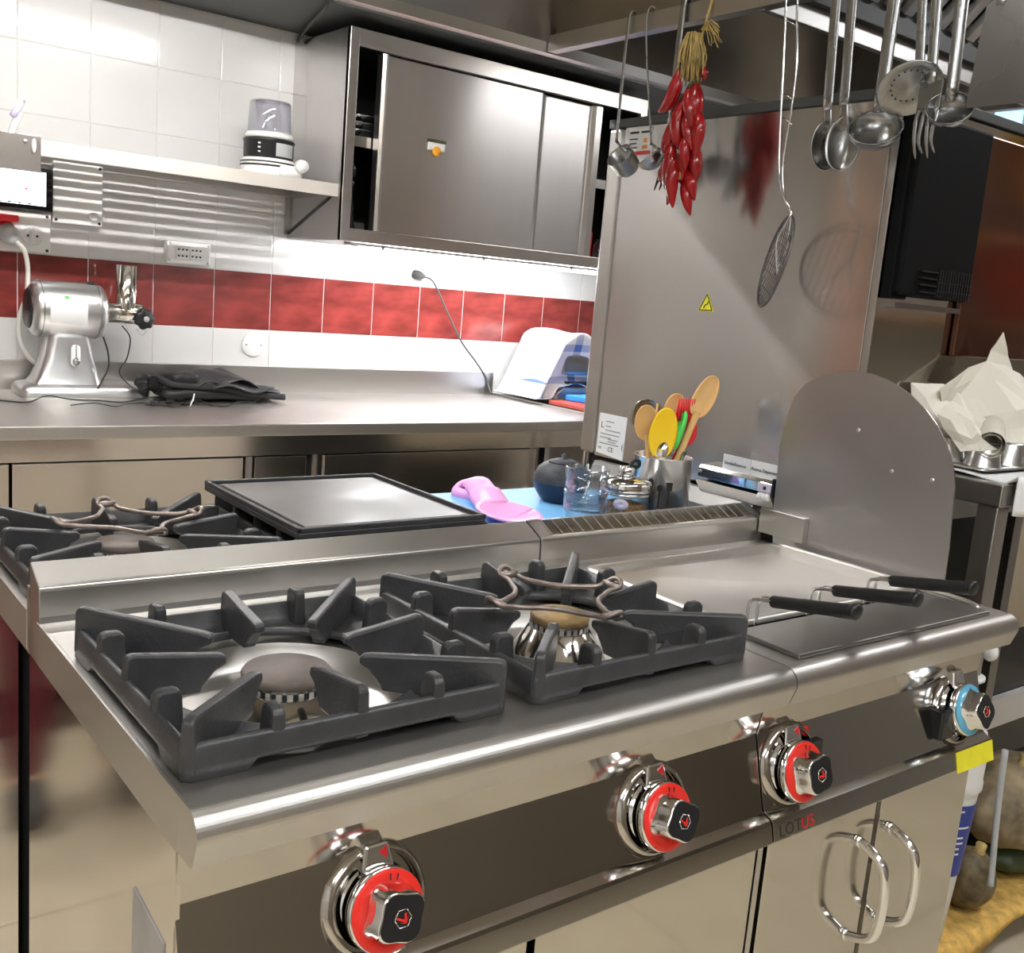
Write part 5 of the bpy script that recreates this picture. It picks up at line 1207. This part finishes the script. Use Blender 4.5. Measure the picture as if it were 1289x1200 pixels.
# crumpled baking paper
pp = thing('baking_paper', 'crumpled sheets of off white baking paper peaking on the table', 'paper', (1.9, .33, TZ))
def sheet(name, pts, faces): ob(name, G().add(pts, faces), 'paper', pp, solid=.0015, crumple=.005)
sheet('paper_sheet', [(1.66, .345, 1.235), (1.69, .355, 1.17), (1.72, .30, 1.11), (1.800, .340, 1.298), (1.838, .335, 1.356), (1.890, .325, 1.285), (1.905, .300, 1.262), (1.98, .31, 1.212), (2.05, .30, 1.16), (1.80, .26, 1.20), (1.86, .25, 1.23), (1.95, .24, 1.16), (2.10, .26, 1.10), (1.75, .23, 1.10), (1.88, .21, 1.10), (2.0, .20, 1.10)],
      [(0, 1, 9, 3), (3, 9, 10, 5), (3, 5, 4), (5, 10, 6), (6, 10, 11, 7), (7, 11, 8), (8, 11, 12), (1, 2, 13, 9), (9, 13, 14, 10), (10, 14, 15, 11), (11, 15, 12)])
sheet('paper_sheet', [(1.555+.02, .30, 1.190), (1.615, .285, 1.236), (1.64, .27, 1.205), (1.675, .265, 1.168), (1.62, .235, 1.165), (1.66, .215, 1.13), (1.60, .25, 1.12), (1.72, .235, 1.12), (1.70, .29, 1.20), (1.76, .28, 1.17)],
      [(0, 4, 1), (1, 4, 2), (2, 4, 5, 3), (0, 6, 4), (4, 6, 5), (3, 5, 7), (1, 2, 8), (2, 3, 9, 8), (3, 7, 9)])
sheet('paper_sheet', [(1.60, .375, 1.245), (1.76, .375, 1.238), (1.80, .30, 1.17), (1.62, .31, 1.165), (1.60, .36, 1.09), (1.80, .35, 1.09)], [(0, 1, 2, 3), (0, 3, 4), (1, 5, 2), (3, 2, 5, 4)])
random.seed(5)
def crum(u, v):
    x = 1.78+.62*u; y = .345-.17*v; h = .15*math.sin(PI*min(1, u*1.2+.08))*(1-.75*v)
    return (x+random.uniform(-.012, .012), y+random.uniform(-.01, .01), max(TZ+.012, TZ+.015+h+random.uniform(-.028, .028)*(1-v*.5)))
ob('paper_crumple', G().grid(crum, 16, 7, smooth=False), 'paper', pp, solid=.0012)
ob('paper_roll', G().lathe([(.026, 0), (.026, .14), (.020, .14), (.020, 0)], frame((1.64, .215, TZ+.062), (.8, .45, .15)), 24, cap=False), 'paper', pp)
# muffin tin, upside down
mt = thing('muffin_tin', 'grey muffin tin lying upside down on the cloth', 'baking tin', (1.76, .24, TZ))
tz = TZ+.012
ob('flange', loft([[(x, y, z) for x, y in rrect(1.615, 1.925, .205, .352, .02)] for z in (tz, tz+.004)]), 'steel_worn', mt)
for i in range(3):
    for j in range(2):
        T = Matrix.Translation((1.670+.098*i, .242+.072*j, 0))
        ob('cup', G().lathe([(.036, tz+.003), (.0335, tz+.010), (.0285, tz+.046), (.026, tz+.049), (1e-4, tz+.049)], T, 28, cap=False), 'aluminium', mt)
# below the table: cloth, squashes, filter cartridge
yc_ = thing('yellow_cloth', 'mottled yellow cloth spread on the low shelf under the squashes', 'cloth', (2.0, .25, .12))
def ycl(u, v):
    x = 1.552+1.15*u; y = .37-.262*v; z = .123+.003*math.sin(25*x)*math.sin(21*y)
    if v > .93: z -= (v-.93)*.45*(1+.5*math.sin(19*x)); y = .118
    return (x, y, z)
ob('cloth_sheet', G().grid(ycl, 60, 24), 'yellow_cloth', yc_, solid=.004)
def squash(label, c, rx, ry, rz, m, ribs, seed, tilt=(0, 0, 0)):
    random.seed(seed); t = thing('squash', label, 'squash', (c[0], c[1], c[2]-rz))
    M = Matrix.Translation(c) @ Matrix.Rotation(tilt[0], 4, 'X') @ Matrix.Rotation(tilt[1], 4, 'Y')
    ob('fruit', G().ell((0, 0, 0), rx, ry, rz, M, 60, 22, rfun=lambda a, z: (1-.06*abs(math.sin(ribs*a/2))**.6*1.0)*(1-.0*z)), m, t)
    ob('stem', G().tube([M @ Vector((0, 0, rz*.9)), M @ Vector((.004, 0, rz*1.06)), M @ Vector((.012, .004, rz*1.16))], [.016, .011, .012], 10), 'straw', t)
    return t
squash('big brownish grey squash resting on the dark green one', (2.055, .240, .292), .165, .125, .098, 'squash_brown', 12, 1, (.15, -.1, 0))
squash('dark green squash squeezed under the big brown one', (2.09, .250, .172), .15, .115, .048, 'squash_green', 10, 2)
squash('small dark blotched squash at the left on the yellow cloth', (1.800, .195, .193), .062, .062, .068, 'squash_small', 9, 3, (.2, .1, 0))
fc = thing('water_filter', 'tall white filter cartridge with a blue label beside the fryer door', 'filter', (1.625, .17, .118))
T = Matrix.Translation((1.618, .172, 0))
ob('cartridge', G().lathe([(.026, .128), (.030, .132), (.052, .45), (.053, .462), (.058, .468), (.058, .482), (.056, .49), (.058, .56), (.050, .585), (.036, .60)], T, 36), 'white_plastic', fc)
lb = ob('blue_wrap_label', G().lathe([(.0425, .285), (.0530, .442)], T, 36, cap=False), 'blue_label', fc, label='blue label with white print')
ob('blue_head', G().lathe([(.036, .60), (.040, .605), (.040, .64), (.030, .65)], T, 24), 'blue_label', fc)
for k, (z, l) in enumerate(((.428, .5), (.392, .9), (.37, .7), (.358, .75), (.346, .6), (.334, .65), (.30, .3))):
    r = .0425+(z-.285)*.0669+.0004
    ob('print_line', G().lathe([(r, z), (r+.0002, z+.004)], T @ Matrix.Rotation(math.atan2(-.95, -1.0)-.1, 4, 'Z'), 10, cap=False, ang=l), 'white_sticker', fc)
one('grey_hose', G().tube(bez([(1.655, .095, .56), (1.658, .092, .45), (1.668, .088, .33), (1.674, .086, .27)], 5), .0065, 8), 'grey_plastic', 'short grey hose hanging beside the filter cartridge', 'hose', (1.66, .09, .27))
cl = thing('pipe_collar', 'white plastic collar round the table leg', 'collar', (1.60, .17, .68))
ob('ring', G().lathe([(.034, .690), (.037, .692), (.037, .698), (.034, .70)], Matrix.Translation((1.601, .171, 0)), 28), 'white_plastic', cl)
ob('bracket_cap', G().ell((1.575, .118, .765), .012, .016, .018), 'white_plastic', cl)
bx = one('wooden_crate', G().box(2.05, 2.40, .40, .59, 0, .20, .004), 'wood', 'pale wooden crate on the floor beyond the squashes', 'crate', (2.2, .5, 0))
cc = thing('storage_cabinet', 'cream sided cabinet with a black open base behind the table', 'cabinet', (2.9, .75, 0))
ob('side_panel', G().box(2.46, 3.2, .56, .58, .53, .93), 'cream_panel', cc)
ob('pale_edge', G().box(2.41, 2.455, .555, .58, .30, .93), 'steel_brushed_z', cc)
ob('black_base', G().box(2.45, 3.2, .57, .60, .12, .528), 'black_gloss', cc)
ob('pale_shelf', G().box(2.46, 3.2, .545, .568, .245, .33), 'white_paint', cc)
ob('foot_panel', G().box(2.45, 3.2, .59, .95, .0, .118), 'black_matte', cc)
# far right: shelf with red bowl, mirrored in the oven door
ws = thing('wall_shelf', 'long shelf on the right wall out of the light', 'shelf', (3.9, -.6, 1.38))
ob('board', G().box(3.35, 3.99, -1.5, .1, 1.38, 1.41), 'wood_dark', ws)
rb = thing('red_bowl', 'big red plastic bowl on the right wall shelf', 'bowl', (3.62, -.42, 1.41))
ob('bowl_body', G().lathe([(.12, 1.412), (.14, 1.42), (.22, 1.58), (.25, 1.66), (.26, 1.665), (.245, 1.66), (.21, 1.57), (.13, 1.425), (1e-4, 1.42)], Matrix.Translation((3.62, -.42, 0)), 40, cap=False), 'bowl_red', rb)
for z in (1.67, 1.71): ob('wooden_rod', G().cyl((3.30, -.75, z), (3.95, -.15, z), .012, n=10), 'wood', rb)
one('brass_pan', G().lathe([(.10, 0), (.14, .02), (.16, .09), (.165, .09), (.14, .015), (1e-4, .01)], frame((3.7, -.55, 2.0), (-.6, .8, 0)), 36, cap=False), 'gold', 'brass pan hanging high on the right wall', 'pan', (3.7, -.55, 2.0))
one('blue_sign', G().box(3.985, 3.998, 1.52, 1.64, 2.18, 2.27, .002), 'sign_blue', 'small lit pale blue sign high at the right edge', 'sign', (3.99, 1.58, 2.2))
# cook standing in the aisle at the left, seen mirrored in the range side
def person():
    J = {'pelvis': ((-.36, 1.72, .93), .135), 'waist': ((-.36, 1.72, 1.08), .125), 'chest': ((-.36, 1.73, 1.30), .15), 'neck': ((-.36, 1.73, 1.47), .055), 'head0': ((-.36, 1.72, 1.55), .075), 'head1': ((-.36, 1.71, 1.66), .095), 'head2': ((-.36, 1.71, 1.74), .07)}
    for s, n in ((-1, 'l'), (1, 'r')):
        x = -.36+s*.10
        J['hip'+n] = ((x, 1.72, .86), .10); J['knee'+n] = ((x+s*.02, 1.70, .49), .075); J['ank'+n] = ((x+s*.02, 1.73, .09), .055); J['toe'+n] = ((x+s*.03, 1.60, .04), .042)
        J['sho'+n] = ((-.36+s*.19, 1.73, 1.40), .062); J['elb'+n] = ((-.36+s*.25, 1.74, 1.13), .045); J['wri'+n] = ((-.36+s*.22, 1.62, .93), .032); J['han'+n] = ((-.36+s*.21, 1.58, .87), .035); J['fin'+n] = ((-.36+s*.20, 1.56, .80), .018)
    E = [('pelvis', 'waist'), ('waist', 'chest'), ('chest', 'neck'), ('neck', 'head0'), ('head0', 'head1'), ('head1', 'head2')]
    for n in 'lr': E += [('pelvis', 'hip'+n), ('hip'+n, 'knee'+n), ('knee'+n, 'ank'+n), ('ank'+n, 'toe'+n), ('chest', 'sho'+n), ('sho'+n, 'elb'+n), ('elb'+n, 'wri'+n), ('wri'+n, 'han'+n), ('han'+n, 'fin'+n)]
    def skin(name, keys, m, grow, parent=None):
        ks = [k for k in J if k in keys]; me = bpy.data.meshes.new(name)
        org = Vector((-.36, 1.72, 0))
        me.from_pydata([Vector(J[k][0])-org for k in ks], [(ks.index(a), ks.index(b)) for a, b in E if a in ks and b in ks], [])
        o = bpy.data.objects.new(name, me); COL.objects.link(o); me.materials.append(MATS[m])
        d = o.modifiers.new('skin', 'SKIN'); d.use_smooth_shade = True
        me.skin_vertices.new(name='') if not me.skin_vertices else None
        for i, k in enumerate(ks): v = me.skin_vertices[0].data[i]; v.radius = (J[k][1]+grow, J[k][1]+grow); v.use_root = (i == 0)
        s = o.modifiers.new('sub', 'SUBSURF'); s.levels = 1; s.render_levels = 1
        if parent: o.parent = parent
        else: o.location = org
        return o
    p = skin('person', set(J), 'skin', 0); tag(p, 'person standing in the aisle in burgundy trousers and a dark jacket', 'person')
    L = [k for k in J if k[:3] in ('hip', 'kne', 'ank')]+['pelvis', 'waist']
    skin('trousers', L, 'burgundy', .012, p)
    skin('jacket', [k for k in J if k[:3] in ('sho', 'elb', 'wri')]+['waist', 'chest'], 'wall_paint_dark', .012, p)
    skin('shoe', ['ankl', 'toel'], 'shoe', .008, p); skin('shoe', ['ankr', 'toer'], 'shoe', .008, p)
    hair = G().ell((-.36, 1.725, 1.74), .10, .115, .09); h = ob('hair', hair, 'wood_dark', None, (-.36, 1.72, 0)); h.location = (0, 0, 0); h.parent = p
person()
